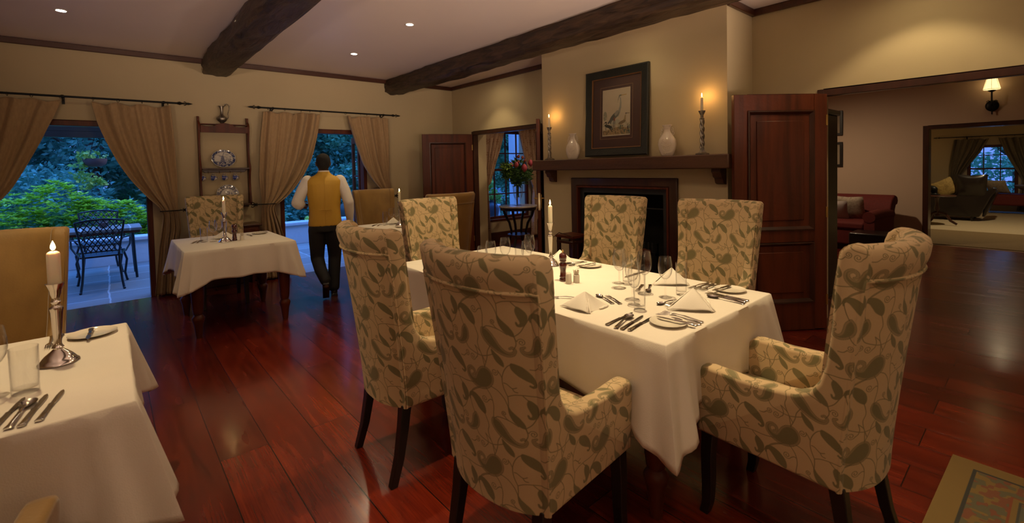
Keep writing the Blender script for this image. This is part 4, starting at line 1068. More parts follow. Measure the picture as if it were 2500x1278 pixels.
curtain('left curtain of the waiter doorway, tied back to the left', [(.02, -3.19), (.27, -3.19), (.7, -3.16), (1.02, -3.13), (1.4, -3.15), (1.83, -3.13), (2.3, -3.08)], [(.02, -2.80), (.16, -2.83), (.44, -2.86), (.67, -2.91), (.95, -2.99), (1.01, -2.98), (1.11, -2.84), (1.25, -2.72), (1.39, -2.62), (1.62, -2.50), (1.96, -2.40), (2.24, -2.34)], 2.27, .02, 1.02, 4.4, H2, seed=3)
curtain('right curtain of the waiter doorway, behind the velvet chair', [(.02, -1.27), (1.03, -1.25), (1.3, -1.29), (1.87, -1.29), (2.3, -1.31)], [(.02, -1.50), (.9, -1.42), (1.03, -1.38), (1.15, -1.48), (1.3, -1.61), (1.55, -1.76), (1.92, -1.88), (2.24, -1.96)], 2.27, .02, 1.03, 4, H2, seed=4)
holdback('black iron holdback ending in a fleur, right of the left curtains', -3.985, -4.22, 1.015, s=-1)
holdback('black iron holdback with fleur left of the waiter doorway', -3.20, -2.97, 1.025, s=1)
holdback('black iron holdback with fleur beside the velvet chair', -1.20, -1.42, 1.03, s=-1)

# ------------------------------------------------------------------ plate rack on the back wall
t = thing('wall_plate_rack', 'dark wooden wall rack holding plates and hanging cups', 'wall shelf', (-3.53, 0, 1.03))
for s in (-1, 1):
    pr = [(0, 0), (-.10, 0), (-.125, .03), (-.12, .10), (-.09, .2), (-.085, .30), (-.10, .40), (-.135, .46), (-.135, .50), (-.10, .56), (-.075, .66), (-.085, .85), (-.12, .95), (-.125, 1.02), (-.10, 1.06), (-.07, 1.075), (-.065, 1.13), (0, 1.14)]
    MB().prism([(a-.001, b2) for a, b2 in pr], s*.27-.011, s*.27+.011, 'x').build('side_panel', 'mahog', t, bevel=.003)
top = [(-.259, .93), (.259, .93), (.259, 1.02), (.20, 1.005), (.13, 1.01), (.07, 1.04), (0, 1.055), (-.07, 1.04), (-.13, 1.01), (-.20, 1.005), (-.259, 1.02)]
MB().prism(top, -.135, -.12, 'y').build('shaped_rail', 'mahog', t, bevel=.003)
MB().box(-.259, .259, -.119, -.002, 1.03, 1.042).build('shelf', 'mahog', t, bevel=.002)
MB().box(-.259, .259, -.14, -.002, .468, .485).build('shelf', 'mahogh', t, bevel=.003)
MB().prism([(-.259, .467), (.259, .467), (.22, .428), (-.22, .428)], -.03, -.012, 'y').build('hook_rail', 'mahogh', t, bevel=.003)
MB().box(-.259, .259, -.13, -.002, .0, .02).build('shelf', 'mahogh', t, bevel=.003)
MB().box(-.259, .259, -.02, -.002, -.03, -.0005).build('bottom_rail', 'mahogh', t, bevel=.003)
for k in range(4):
    x = -.185+k*.12
    MB().tube([(x, -.031, .445), (x, -.055, .44), (x, -.062, .425), (x, -.050, .415), (x, -.042, .42)], .0025, 6).build('hook', 'brass', t)
# decorated china images, drawn here
def disc_img(name, fn, n=384):
    Y, X = np.mgrid[0:n, 0:n]; X = (X+.5)/n*2-1; Y = (Y+.5)/n*2-1; return to_image(name, fn(X, Y))
def vnoise(X, Y, s, seed):
    rng = np.random.RandomState(seed); g = rng.rand(64, 64); x = (X*s) % 64; y = (Y*s) % 64; x0 = x.astype(int); y0 = y.astype(int); fx = x-x0; fy = y-y0; fx = fx*fx*(3-2*fx); fy = fy*fy*(3-2*fy)
    return (g[y0 % 64, x0 % 64]*(1-fx)+g[y0 % 64, (x0+1) % 64]*fx)*(1-fy)+(g[(y0+1) % 64, x0 % 64]*(1-fx)+g[(y0+1) % 64, (x0+1) % 64]*fx)*fy
WH, BL = np.array([.62, .60, .55]), np.array([.03, .045, .14])
def plate_scene(X, Y):
    r = np.hypot(X, Y); m = np.zeros_like(X)
    bor = (r > .76) & (r < .965); m[bor] = (.45+.55*(vnoise(X+3, Y+3, 11, 1) > .42))[bor]
    m = np.maximum(m, ((np.abs(r-.77) < .012))*1.0)
    sea = (Y > .30+.05*np.sin(X*9)) & (r < .74); m[sea] = (.25+.75*(vnoise(X+2, Y*2.2+2, 9, 2) > .5))[sea]
    mill = (np.abs(X+.08) < .10+.10*np.clip((Y+.25)/.6, 0, 1)) & (Y > -.32) & (Y < .42); m[mill] = .8
    for a in (.35, .35+PI/2, .35+PI, .35+1.5*PI):
        m[seg_d(X, Y, -.08, -.28, -.08+.42*math.cos(a), -.28+.42*math.sin(a)) < .02] = .85
    for (x, y) in ((.30, .12), (.45, .2), (.2, .2), (.55, .1)): m[(np.hypot((X-x)*1.1, (Y-y)*1.6) < .12) & (vnoise(X+3, Y+3, 16, 5) > .38)] = .7
    cl = (vnoise(X*1.2+3, Y*3+3, 3, 8) > .68) & (Y < .1) & (r < .72); m[cl] = np.maximum(m, .45)[cl]
    return WH*(1-m[..., None])+BL*m[..., None]
def plate_border(X, Y):
    r = np.hypot(X, Y); a = np.arctan2(Y, X); m = .75*(vnoise(X+3, Y+3, 10, 4) > .45)*((r > .62) & (r < .97)); m = np.maximum(m, .9*(np.abs(r-.6) < .015)); m = np.maximum(m, .7*((vnoise(X+2, Y+2, 8, 7) > .55) & (r < .42)))
    return WH*(1-m[..., None])+BL*m[..., None]
def deco_plate(name, label, im, w_, h_, loc, tilt):
    mt, mp = imgmat(name+'_glaze', im, (.5/w_*1, .5/h_, 1), .12, box=False, coat=.5); mp.inputs['Location'].default_value = (.5, .5, 0)
    pr = [(.0001, .008), (.55, .008), (.66, .011), (.95, .020), (1.0, .022), (1.0, .017), (.6, .001), (.0001, 0)]
    mb = MB(); n = 40
    for (r_, z) in pr:
        for k in range(n): a = 2*PI*k/n; mb.v.append((r_*w_*math.cos(a), r_*h_*math.sin(a), z))
    for i in range(len(pr)-1):
        for k in range(n): mb.f.append((i*n+k, i*n+(k+1) % n, (i+1)*n+(k+1) % n, (i+1)*n+k))
    o = mb.build(name, mt, None, smooth=50); tag(o, label, 'plate'); o.location = loc; o.rotation_euler = (PI/2-tilt, 0, 0); return o
deco_plate('oval_platter', 'blue and white oval platter with a windmill scene on the rack', disc_img('windmill_glaze', plate_scene), .135, .115, (-3.545, -.055, 1.633), .25)
deco_plate('dinner_plate', 'blue patterned round plate on the bottom shelf of the rack', disc_img('border_glaze', plate_border), .125, .125, (-3.515, -.06, 1.177), .25)
def cupmat():
    m, t_, b = newmat('cup_glaze'); N = t_.nodes.new; L = t_.links.new; tc = N('ShaderNodeTexCoord'); nz = N('ShaderNodeTexNoise'); nz.inputs['Scale'].default_value = 40; cr = N('ShaderNodeValToRGB')
    cr.color_ramp.elements[0].position = .47; cr.color_ramp.elements[0].color = (.05, .07, .28, 1); cr.color_ramp.elements[1].position = .53; cr.color_ramp.elements[1].color = (.70, .68, .64, 1)
    L(tc.outputs['Object'], nz.inputs[0]); L(nz.outputs[0], cr.inputs[0]); L(cr.outputs[0], b.inputs['Base Color']); setp(b, rough=.15); return m
M['cup'] = cupmat()
ct = thing('tea_cup', 'blue and white cup hanging at the left end of the rack', 'cup', (0, 0, 0), 0, 'cups hanging under the rack shelf')
MB().lathe([(.0001, 0), (.018, 0), (.019, .004), (.030, .02), (.036, .045), (.038, .06), (.0365, .06), (.034, .045), (.028, .022), (.0001, .008)], 24).build('bowl', 'cup', ct, smooth=60)
MB().tube([(0, .033, .052), (0, .052, .052), (0, .058, .036), (0, .046, .022), (0, .030, .020)], .0035, 8).build('handle', 'cup', ct)
ct.location = (-3.715, -.062, 1.372); rr_ = (-.35, 1.25, .35)
ct.rotation_euler = (1.0, .0, -1.2)
def hang(o, x): 
    # handle up on its hook, mouth turned towards the room's right
    Rm = Matrix.Rotation(-.55, 3, 'Z') @ Matrix.Rotation(PI/2, 3, 'Y') @ Matrix.Rotation(PI, 3, 'Z') @ Matrix.Rotation(PI/2, 3, 'Z')
    # local +y (handle) -> world +z ; local +z (mouth) -> +x, -y
    m = Matrix(((0.35, 0, .94), (.94, 0, -.35), (0, 1, 0))).to_3x3()
    o.rotation_euler = Matrix(((-.35, 0, .94), (-.94, 0, -.35), (0, 1, 0))).to_euler(); o.location = (x-.028, -.058, 1.392)
hang(ct, -3.715)
for k, lb in ((1, 'second blue and white hanging cup from the left of the rack'), (2, 'third blue and white hanging cup from the left of the rack'), (3, 'blue and white cup hanging at the right end of the rack')):
    c = dup(ct, lb, (0, 0, 0)); hang(c, -3.715+.12*k)
# pewter jug standing on the rack
t = thing('wine_jug', 'ornate pewter jug with tall scrolled handle on top of the rack', 'jug', (-3.545, -.062, 2.0725))
def spout(a, z): return 1+(.9*max(0, -math.cos(a))**3*max(0, (z-.20)/.06) if z > .20 else 0)
MB().lathe([(.0001, 0), (.026, 0), (.028, .006), (.018, .014), (.022, .022), (.050, .045), (.063, .068), (.055, .088), (.030, .108), (.019, .125), (.015, .155), (.0165, .19), (.021, .215), (.026, .232), (.024, .232), (.014, .19), (.012, .15)], 24, sq=spout).build('body', 'pewter', t, smooth=60)
MB().tube([(.018, 0, .222), (.035, 0, .238), (.052, 0, .262), (.070, 0, .258), (.083, 0, .235), (.083, 0, .20), (.074, 0, .16), (.066, 0, .13), (.073, 0, .105), (.070, 0, .085), (.060, 0, .078)], lambda q: .005+.0015*math.sin(q*20), 8).tube([(.035, 0, .238), (.030, 0, .250), (.040, 0, .262), (.05, 0, .258)], .003, 6).tube([(.083, 0, .235), (.096, 0, .245), (.094, 0, .252)], .003, 6).build('handle', 'pewter', t)
# chest under the rack
t = thing('side_chest', 'small dark wooden chest with drawer behind the small table', 'chest', (-3.555, -.225, 0))
MB().box(-.345, .345, -.195, .195, .775, .80).build('top', 'mahogh', t, bevel=.006)
MB().box(-.32, .32, -.175, .175, .36, .774).build('case', 'mahog', t, bevel=.004)
for s in (-1, 1):
    d_ = MB().box(s*.16-.145, s*.16+.145, -.187, -.1755, .60, .75).build('drawer', 'mahog', t, bevel=.004)
    MB().ball((s*.16, -.197, .675), .011, 10, 6).build('knob', 'brass', d_)
for sx in (-.29, .29):
    for sy in (-.148, .148): MB().lathe([(.0001, 0), (.016, 0), (.022, .03), (.014, .06), (.022, .10), (.026, .16), (.018, .22), (.024, .25), (.016, .28), (.026, .32), (.026, .359)], 12, (sx, sy, 0)).build('leg', 'mahog', t, smooth=50)

# ------------------------------------------------------------------ picture over the mantel
def heron_print():
    wd, h = 560, 860; Y, X = np.mgrid[0:h, 0:wd]; X = (X+.5)/wd; Y = (Y+.5)/h
    paper = np.array([.60, .49, .35]); rgb = np.ones((h, wd, 3))*paper*(1-.06*vnoise(X*4, Y*5, 3, 2))[..., None]
    asp = h/wd
    def paint(mask, col, op=1.0): rgb[mask] = rgb[mask]*(1-op)+np.array(col)*op
    def ell(cx, cy, rx, ry, a=0):
        dx, dy = X-cx, (Y-cy)*asp; c, s = math.cos(a), math.sin(a); return ((dx*c+dy*s)/rx)**2+((-dx*s+dy*c)/ry)**2 < 1
    def stroke(pts, w0, w1, col, op=1.):
        n = len(pts)-1
        for i in range(n):
            m = seg_d(X, Y*asp, pts[i][0], pts[i][1]*asp, pts[i+1][0], pts[i+1][1]*asp) < lerp(w0, w1, i/max(n-1, 1)); paint(m, col, op)
    g1, g2, br, dk = (.16, .155, .13), (.33, .31, .26), (.30, .20, .10), (.03, .027, .02)
    paint((Y > .72+.012*np.sin(X*14)) & (vnoise(X*2, Y*6, 6, 5) > .35), (.45, .39, .26), .8)
    paint(ell(.52, .70, .13, .07) | ell(.42, .72, .12, .05), (.42, .41, .33), .8); paint(ell(.10, .57, .07, .16) & (vnoise(X, Y, 30, 3) > .25), (.28, .28, .20), .9)
    paint((Y > .845+.03*np.sin(X*6+1)) & (Y < .975) & (X > .02) & (X < .98), (.40, .27, .13)); paint((Y > .85+.03*np.sin(X*6+1)) & (Y < .975) & (vnoise(X*1.5, Y, 34, 6) > .55), (.20, .14, .07))
    gr = (Y > .78) & (Y < .87) & (X > .12) & (vnoise(X*3, Y*1.2, 24, 9)+.35*np.sin(X*21) > .72); paint(gr, (.10, .13, .09)); paint((Y > .88) & (X > .7) & (vnoise(X*3, Y, 24, 4) > .55) & (Y < .97), (.08, .11, .08))
    # tall bird
    stroke([(.62, .18), (.655, .22), (.665, .30), (.655, .40), (.61, .50), (.56, .57)], .014, .045, g2); stroke([(.615, .50), (.57, .58)], .03, .06, g2)
    paint(ell(.44, .585, .21, .085, -.72), g1); paint(ell(.36, .63, .16, .055, -.95), (.10, .10, .09)); paint(ell(.52, .52, .10, .055, -1.0), g2)
    stroke([(.30, .66), (.22, .72)], .03, .008, (.10, .10, .09)); stroke([(.34, .66), (.30, .73)], .02, .008, (.14, .14, .11))
    paint(ell(.655, .155, .055, .026, -.1), g1); stroke([(.69, .155), (.86, .150)], .012, .002, (.42, .27, .07)); stroke([(.61, .16), (.57, .25), (.56, .30)], .006, .003, dk)
    stroke([(.42, .66), (.41, .74), (.43, .86)], .008, .007, dk); stroke([(.46, .65), (.46, .75), (.47, .87)], .008, .006, dk); stroke([(.44, .62), (.45, .67)], .02, .012, (.28, .07, .03))
    # smaller birds
    stroke([(.86, .55), (.83, .60), (.82, .66), (.78, .70)], .012, .035, (.36, .27, .13)); paint(ell(.72, .725, .14, .05, -.35), (.22, .15, .08)); stroke([(.87, .545), (.97, .548)], .009, .003, (.16, .12, .06)); paint(ell(.86, .545, .035, .018), (.14, .11, .07))
    stroke([(.70, .77), (.69, .83)], .006, .006, (.30, .22, .1)); stroke([(.76, .76), (.75, .82)], .006, .006, (.30, .22, .1))
    paint(ell(.22, .79, .15, .05, .35), dk); paint(ell(.13, .70, .04, .024, .2), dk); stroke([(.14, .71), (.15, .76)], .018, .03, (.08, .07, .05)); stroke([(.10, .70), (.055, .73)], .009, .002, dk); stroke([(.26, .83), (.36, .90), (.40, .92)], .012, .005, dk)
    stroke([(.28, .83), (.44, .89)], .006, .006, dk)
    paint(ell(.92, .84, .022, .05), (.10, .07, .06)); stroke([(.90, .79), (.93, .77)], .006, .004, dk)
    paint((X < .012) | (X > .988) | (Y < .008) | (Y > .985), (.62, .55, .42), .6)
    return to_image('bird_print', rgb)
t = thing('framed_picture', 'framed print of a tall wading bird with smaller birds over the mantel', 'picture', (BX, -3.945, 2.005), 0)
t.rotation_euler = (0, math.radians(2.4), 0)
t.location = (BX-.0005, -3.945, 2.01)
hw_, hh_, fr_ = .402, .466, .085
def rectframe(mb, hw, hh, f, x0, x1, x2=None):
    for (a, b2, c, d) in ((-hw, hw, hh-f, hh), (-hw, hw, -hh, -hh+f), (-hw, -hw+f, -hh+f, hh-f), (hw-f, hw, -hh+f, hh-f)): mb.box(x0, x1, a, b2, c, d)
    return mb
OFFX = -.024
mb = MB()
prof = [(0, OFFX+.0), (0, OFFX-.028), (.012, OFFX-.034), (.03, OFFX-.030), (.07, OFFX-.018), (fr_, OFFX-.020), (fr_, OFFX)]
def mitre(prof, hw, hh):
    mb = MB()
    for (a, b2) in (((-1, -1), (1, -1)), ((1, -1), (1, 1)), ((1, 1), (-1, 1)), ((-1, 1), (-1, -1))):
        for i in range(len(prof)):
            (i0, d0), (i1, d1) = prof[i], prof[(i+1) % len(prof)]
            def P(c, k, d): return (d, c[0]*(hw-k), c[1]*(hh-k))
            mb.add([P(a, i0, d0), P(b2, i0, d0), P(b2, i1, d1), P(a, i1, d1)], [(0, 1, 2, 3)])
    return mb
mitre(prof, hw_, hh_).build('frame', 'frame', t, smooth=25)
mitre([(0, OFFX), (0, OFFX-.021), (.010, OFFX-.017), (.010, OFFX)], hw_-fr_, hh_-fr_).build('fillet', 'gilt', t, smooth=25)
a_, b_ = hw_-fr_-.010, hh_-fr_-.010
MB().box(OFFX-.006, OFFX-.002, -a_, a_, -b_, b_).build('mount', 'plum', t)
pw_, ph_ = .178, .250
rectframe(MB(), pw_+.030, ph_+.032, .0035, OFFX-.0068, OFFX-.006).build('mount_line', M['fineline'] if 'fineline' in M else plain('mount_line_ink', (.30, .17, .07), .6), t)
mp_mat, mp = imgmat('bird_print_paper', heron_print(), (1, 1, 1), .7, box=False, coords='UV')
mb = MB().add([(OFFX-.0066, -pw_, -ph_), (OFFX-.0066, pw_, -ph_), (OFFX-.0066, pw_, ph_), (OFFX-.0066, -pw_, ph_)], [(0, 1, 2, 3)])
o = mb.build('print', mp_mat, t, smooth=0, fix=False)
uvl = o.data.uv_layers.new(name='UVMap')
for lp in o.data.loops:
    v = o.data.vertices[lp.vertex_index].co; uvl.data[lp.index].uv = ((pw_-v.y)/(2*pw_), (v.z+ph_)/(2*ph_))
MB().box(OFFX-.0125, OFFX-.011, -a_, a_, -b_, b_).build('glass', 'picglass', t)

# ------------------------------------------------------------------ mantel ornaments
ZM = 1.5255
def twisted_stick(l):
    t = thing('candlestick', l, 'candlestick', (0, 0, 0), 0, 'twisted pewter candlesticks on the mantel')
    MB().lathe([(.0001, 0), (.060, 0), (.062, .010), (.056, .014), (.030, .024), (.020, .040), (.018, .062)], 6, sq=None).build('base', 'pewter', t, smooth=20)
    def f(u, v):
        z = .055+.265*v; a = u*2*PI; r_ = .0165*(1+.30*math.cos(3*a+v*26)); return (r_*math.cos(a), r_*math.sin(a), z)
    MB().grid(f, 24, 90, cu=True).build('twisted_column', 'pewter', t, smooth=80)
    MB().lathe([(.018, .318), (.022, .322), (.013, .328), (.012, .350), (.022, .368), (.029, .385), (.030, .392), (.026, .392), (.012, .386), (.0001, .386)], 20).build('cup', 'pewter', t, smooth=50); return t
s1 = twisted_stick('twisted pewter candlestick at the left end of the mantel'); s1.location = (-.645, -3.03, ZM)
dup(s1, 'twisted pewter candlestick at the right end of the mantel', (-.645, -4.935, ZM), .3)
for (y, lb) in ((-3.03, 'lit slim candle at the left end of the mantel'), (-4.935, 'lit slim candle at the right end of the mantel')):
    put('candle', candle, -.645, y, lb, dz=ZM+.387-ZT).scale = (.75, .75, 1); lamp('POINT', (-.640, y, ZM+.387+.142), 1.15, (1, .50, .14), shadow_soft_size=.008)
def vase(l):
    t = thing('ceramic_vase', l, 'vase', (0, 0, 0), 0, 'ivory ceramic vases on the mantel')
    pr = [(.0001, 0), (.052, 0), (.060, .01), (.080, .06), (.088, .11), (.080, .155), (.055, .195), (.034, .225), (.028, .25), (.034, .275), (.048, .292), (.047, .296), (.030, .270), (.022, .24)]
    def f(u, v):
        s_ = v*(len(pr)-1); i = min(int(s_), len(pr)-2); q = s_-i; r_ = lerp(pr[i][0], pr[i+1][0], q); z = lerp(pr[i][1], pr[i+1][1], q); a = u*2*PI
        c, s = math.cos(a), math.sin(a); e = .72; return (math.copysign(abs(c)**e, c)*r_*.45, math.copysign(abs(s)**e, s)*r_, z)
    body = MB().grid(f, 40, 56, cu=True).build('body', 'ceramic', t, smooth=80)
    mb = MB()   # raised leafy relief on both faces
    for s in (-1, 1):
        def P(y, z):
            r_ = interp([(b2, a) for a, b2 in pr[:12]], z); q = max(1-(abs(y)/r_)**(2/.72), 0)**(.36); return (s*(.45*r_*q+.0005), y, z)
        for q in (-1, 1):
            for (pts) in ([(0, .04), (.02, .05), (.035, .075), (.03, .095), (.018, .088)], [(0, .08), (.022, .10), (.045, .105), (.052, .12), (.042, .13)], [(0, .12), (.02, .14), (.035, .145), (.03, .158)], [(0, .03), (.012, .022), (.02, .03)]): mb.tube([P(q*a, b2) for a, b2 in pts], .0026, 5)
        mb.tube([P(0, z/100) for z in range(3, 19)], .0024, 5)
    mb.build('relief', 'ceramic', body, smooth=60)
    for s in (-1, 1):
        mb = MB()
        for (y, z) in ((.046, .255), (.052, .235), (.056, .213)):
            mb.tube([(0, s*y+.010*math.cos(k*PI/5), z+.011*math.sin(k*PI/5)) for k in range(10)], .0035, 6, closed=True)
        mb.tube([(0, s*.036, .262), (0, s*.046, .266)], .0035, 6).tube([(0, s*.052, .204), (0, s*.062, .196)], .0035, 6)
        mb.build('pierced_handle', 'ceramic', t, smooth=60)
    return t
v1 = vase('ivory ceramic vase left of the framed bird print'); v1.location = (-.625, -3.385, ZM); v1.rotation_euler = (0, 0, .25)
dup(v1, 'ivory ceramic vase right of the framed bird print', (-.625, -4.58, ZM), .2)
# ------------------------------------------------------------------ the waiter
W = thing('person', 'waiter seen from behind in mustard waistcoat, white shirt and black trousers, walking out', 'person', (-2.80, -1.52, 0), -math.radians(17))
def limb(mb, P, n=14):
    """tapered overlapping capsules along points (x,y,z,r[,flat])"""
    for i in range(len(P)-1):
        a, b2 = Vector(P[i][:3]), Vector(P[i+1][:3]); k = max(2, int((b2-a).length/.018))
        for j in range(k+1):
            t = j/k; c = a.lerp(b2, t); r = lerp(P[i][3], P[i+1][3], t); mb.ball(c, r, n, 8)
    return mb
def ell_stack(mb, P, n=20):
    """stack of ellipses (x,y,z,rx,ry) lofted and capped"""
    vs = []; 
    for (x, y, z, rx, ry) in P:
        for k in range(n):
            a = 2*PI*k/n; vs.append((x+rx*math.cos(a), y+ry*math.sin(a), z))
    fs = [(i*n+k, i*n+(k+1) % n, (i+1)*n+(k+1) % n, (i+1)*n+k) for i in range(len(P)-1) for k in range(n)]
    fs.append(tuple(range(n))[::-1]); fs.append(tuple((len(P)-1)*n+k for k in range(n))); return mb.add(vs, fs)
SL, SR = (-.175, .0, 1.335), (.175, .0, 1.335)
EL, WL = (-.285, -.03, 1.10), (-.235, .19, 1.06)
ER, WR = (.255, -.055, 1.09), (.275, .06, .86)
KR, AR = (.095, .09, .455), (.070, .03, .085)
KL, AL = (-.095, .05, .445), (-.020, -.24, .185)
body = MB()
ell_stack(body, [(0, 0, .78, .13, .10), (0, 0, .86, .150, .11), (0, 0, .98, .140, .105), (0, .0, 1.12, .155, .115), (0, 0, 1.25, .165, .115), (0, 0, 1.33, .165, .10), (0, .0, 1.38, .11, .08), (0, .005, 1.41, .06, .06)])
limb(body, [(0, .005, 1.36, .062), (0, .018, 1.46, .056)])
body.ball((0, .028, 1.545), (.073, .088, .098), 24, 16); body.ball((0, .055, 1.495), (.055, .062, .052), 16, 10)     # skull and jaw
body.ball((0, .118, 1.530), (.014, .020, .022), 10, 8); body.ball((0, .108, 1.485), (.024, .012, .009), 10, 6); body.ball((0, .105, 1.565), (.05, .014, .012), 10, 6)
for s in (-1, 1):
    body.ball((s*.074, .022, 1.535), (.011, .020, .031), 10, 8); body.ball((s*.03, .105, 1.548), (.013, .008, .008), 8, 6)
limb(body, [(*SL, .055), (*EL, .042), (*WL, .028)]); limb(body, [(*SR, .055), (*ER, .042), (*WR, .028)])
limb(body, [(-.085, 0, .80, .085), (*KL, .056), (*AL, .036)]); limb(body, [(.085, 0, .80, .085), (*KR, .056), (*AR, .036)])
def hand(mb, w_, d, side, curl=.6):
    """palm and five bent fingers; d = direction of the forearm, side = thumb direction"""
    w_ = Vector(w_); d = Vector(d).normalized(); s_ = Vector(side); s_ = (s_-d*s_.dot(d)).normalized(); nrm = d.cross(s_).normalized()
    pc_ = w_+d*.045
    for a in (-.024, -.008, .008, .024):
        limb(mb, [(*(w_+d*.01+s_*a*.6), .013), (*(w_+d*.078+s_*a), .0105)], 8)
    for a, L_ in ((-.029, .055), (-.010, .070), (.010, .075), (.029, .066)):
        p = w_+d*.08+s_*a; dd = d.copy(); pts = [(*p, .0085)]
        for q in range(3):
            dd = (dd+nrm*curl*(.5 if q else .3)).normalized(); p = p+dd*L_/3*1.05; pts.append((*p, .0082-.0008*q))
        limb(mb, pts, 8)
    p = w_+d*.025+s_*.03; pts = [(*(w_+d*.012+s_*.015), .012), (*p, .011), (*(p+(d*.7+s_*.5+nrm*.4).normalized()*.03), .0095), (*(p+(d*.95+s_*.3+nrm*.6).normalized()*.055), .0085)]
    limb(mb, pts, 8)
hand(body, WL, Vector(WL)-Vector(EL), (.3, .2, 1)); hand(body, WR, Vector(WR)-Vector(ER), (-.4, 1, 0), .4)
body.build('body', 'skin', W, remesh=.0052)
hair = MB().ball((0, .012, 1.565), (.079, .092, .090), 24, 16)
hair.ball((0, -.018, 1.525), (.070, .062, .066), 20, 12)
hair.build('hair', 'hair', W, remesh=.007)
vest = MB()
ell_stack(vest, [(.0, -.0, .825, .182, .132), (0, 0, .86, .180, .130), (0, 0, .94, .172, .126), (0, 0, 1.02, .168, .124), (0, 0, 1.12, .178, .130), (0, 0, 1.22, .190, .135), (0, 0, 1.30, .208, .130), (0, 0, 1.345, .216, .112), (0, 0, 1.372, .185, .092), (0, .003, 1.40, .105, .075), (0, .005, 1.425, .070, .068), (0, .008, 1.445, .062, .064)], 28)
vest.build('waistcoat', 'vest', W, remesh=.009)
cr_ = MB()
for k in range(3): cr_.tube([(-.06+.05*k, -.136+.004*k, 1.01), (-.03+.04*k, -.138, 1.015), (.03+.02*k, -.137, 1.008)], .0035, 6)
cr_.tube([(0, -.119, 1.43), (0, -.13, 1.3), (0, -.140, 1.18), (0, -.134, 1.0), (0, -.140, .83)], .0016, 6)
cr_.build('back_seam', 'vest', W, smooth=80)
sl = MB(); limb(sl, [(-.170, .0, 1.335, .070), (-.235, -.015, 1.22, .064), (*EL, .062)]); limb(sl, [(*EL, .062), (*(Vector(EL).lerp(Vector(WL), .5)), .052), (*(Vector(EL).lerp(Vector(WL), .93)), .040)])
limb(sl, [(-.28, -.035, 1.12, .058), (-.265, -.03, 1.08, .06)])
sl.build('sleeve', 'shirt', W, remesh=.008)
sr = MB(); limb(sr, [(.170, .0, 1.335, .070), (.220, -.03, 1.22, .063), (*ER, .060)]); limb(sr, [(*ER, .060), (*(Vector(ER).lerp(Vector(WR), .5)), .054), (*(Vector(ER).lerp(Vector(WR), .93)), .042)])
sr.build('sleeve', 'shirt', W, remesh=.008)
MB().lathe([(.060, 0), (.064, .004), (.062, .016), (.058, .018)], 24, (0, .012, 1.438)).build('collar', 'shirt', W)
tr = MB()
ell_stack(tr, [(0, 0, .76, .165, .125), (0, 0, .83, .178, .130), (0, 0, .90, .165, .120), (0, 0, .93, .158, .115)], 24)
limb(tr, [(-.088, -.0, .78, .098), (-.092, .02, .62, .088), (KL[0], KL[1], KL[2], .075), (-.068, -.06, .33, .068), (AL[0]-.005, AL[1]+.03, AL[2]+.05, .060)], 16)
limb(tr, [(.088, -.0, .78, .098), (.092, .045, .62, .088), (KR[0], KR[1], KR[2], .075), (.082, .06, .28, .068), (AR[0], AR[1]-.005, AR[2]+.02, .066)], 16)
tr.build('trousers', 'trouser', W, remesh=.010)
sh = MB(); limb(sh, [(.070, .015, .045, .040), (.073, .08, .042, .041), (.080, .16, .036, .038), (.085, .22, .030, .030)], 14); sh.box(.035, .111, -.025, .235, .0, .012); sh.box(.038, .103, -.025, .05, .0, .028)
sh.build('shoe', 'shoe', W, remesh=.006)
R2 = T(-.022, -.115, .010) @ Matrix.Rotation(math.radians(-50), 4, 'X')
sh = MB()
q0 = MB(); limb(q0, [(0, -.215, .045, .040), (.003, -.15, .042, .041), (.0, -.07, .036, .038), (-.003, -.01, .030, .030)], 14); q0.box(-.036, .036, -.255, .0, .0, .012); q0.box(-.033, .033, -.255, -.18, .0, .028)
sh.add([R2 @ Vector(v) for v in q0.v], q0.f); sh.build('shoe', 'shoe', W, remesh=.006)

# ------------------------------------------------------------------ terrace
struct('floor_terrace', MB().box(-11, 3.5, .0, 3.25, -.06, -.004), 'stone', smooth=0)
struct('ground_garden', MB().box(-40, 40, 3.2, 60, -.9, -.25), M['grass'] if 'grass' in M else noisemat('garden_soil', (.02, .03, .012), (.03, .05, .02), (3,)*3, .9), smooth=0)
struct('wall_terrace', MB().box(-11, 3.5, 2.98, 3.22, -.3, .36), 'whitewall', bevel=.01)
struct('trim_coping', MB().box(-11, 3.5, 2.94, 3.26, .361, .43), 'whitewall', bevel=.015)
t = thing('pergola_beam', 'dark horizontal beam seen under the lintel of the left doorway', 'beam', (-6.2, 2.1, 2.0))
MB().box(-2.6, 1.75, -.05, .05, .09, .24).build('upper_board', 'black', t); MB().box(-2.6, 1.75, -.07, .07, -.0, .085).build('lower_board', 'black', t)
for x in (-2.4,): MB().box(x-.05, x+.05, -.045, .045, -2.0, -.001).build('post', 'black', t)
# glazed door leaf standing open outside the waiter's doorway
t = thing('glazed_door', 'open glazed timber door leaf outside the waiter doorway', 'door', (-1.66, .15, .01), math.radians(78))
MB().box(0, .09, -.022, .022, 0, 1.98).box(.49, .58, -.022, .022, 0, 1.98).box(.09, .49, -.022, .022, 0, .28).box(.09, .49, -.022, .022, 1.88, 1.98).box(.09, .49, -.012, .012, .78, .81).box(.09, .49, -.012, .012, 1.33, 1.36).build('frame', 'mahog', t, bevel=.003)
MB().box(.09, .49, -.003, .003, .28, 1.88).build('pane', 'pane', t)

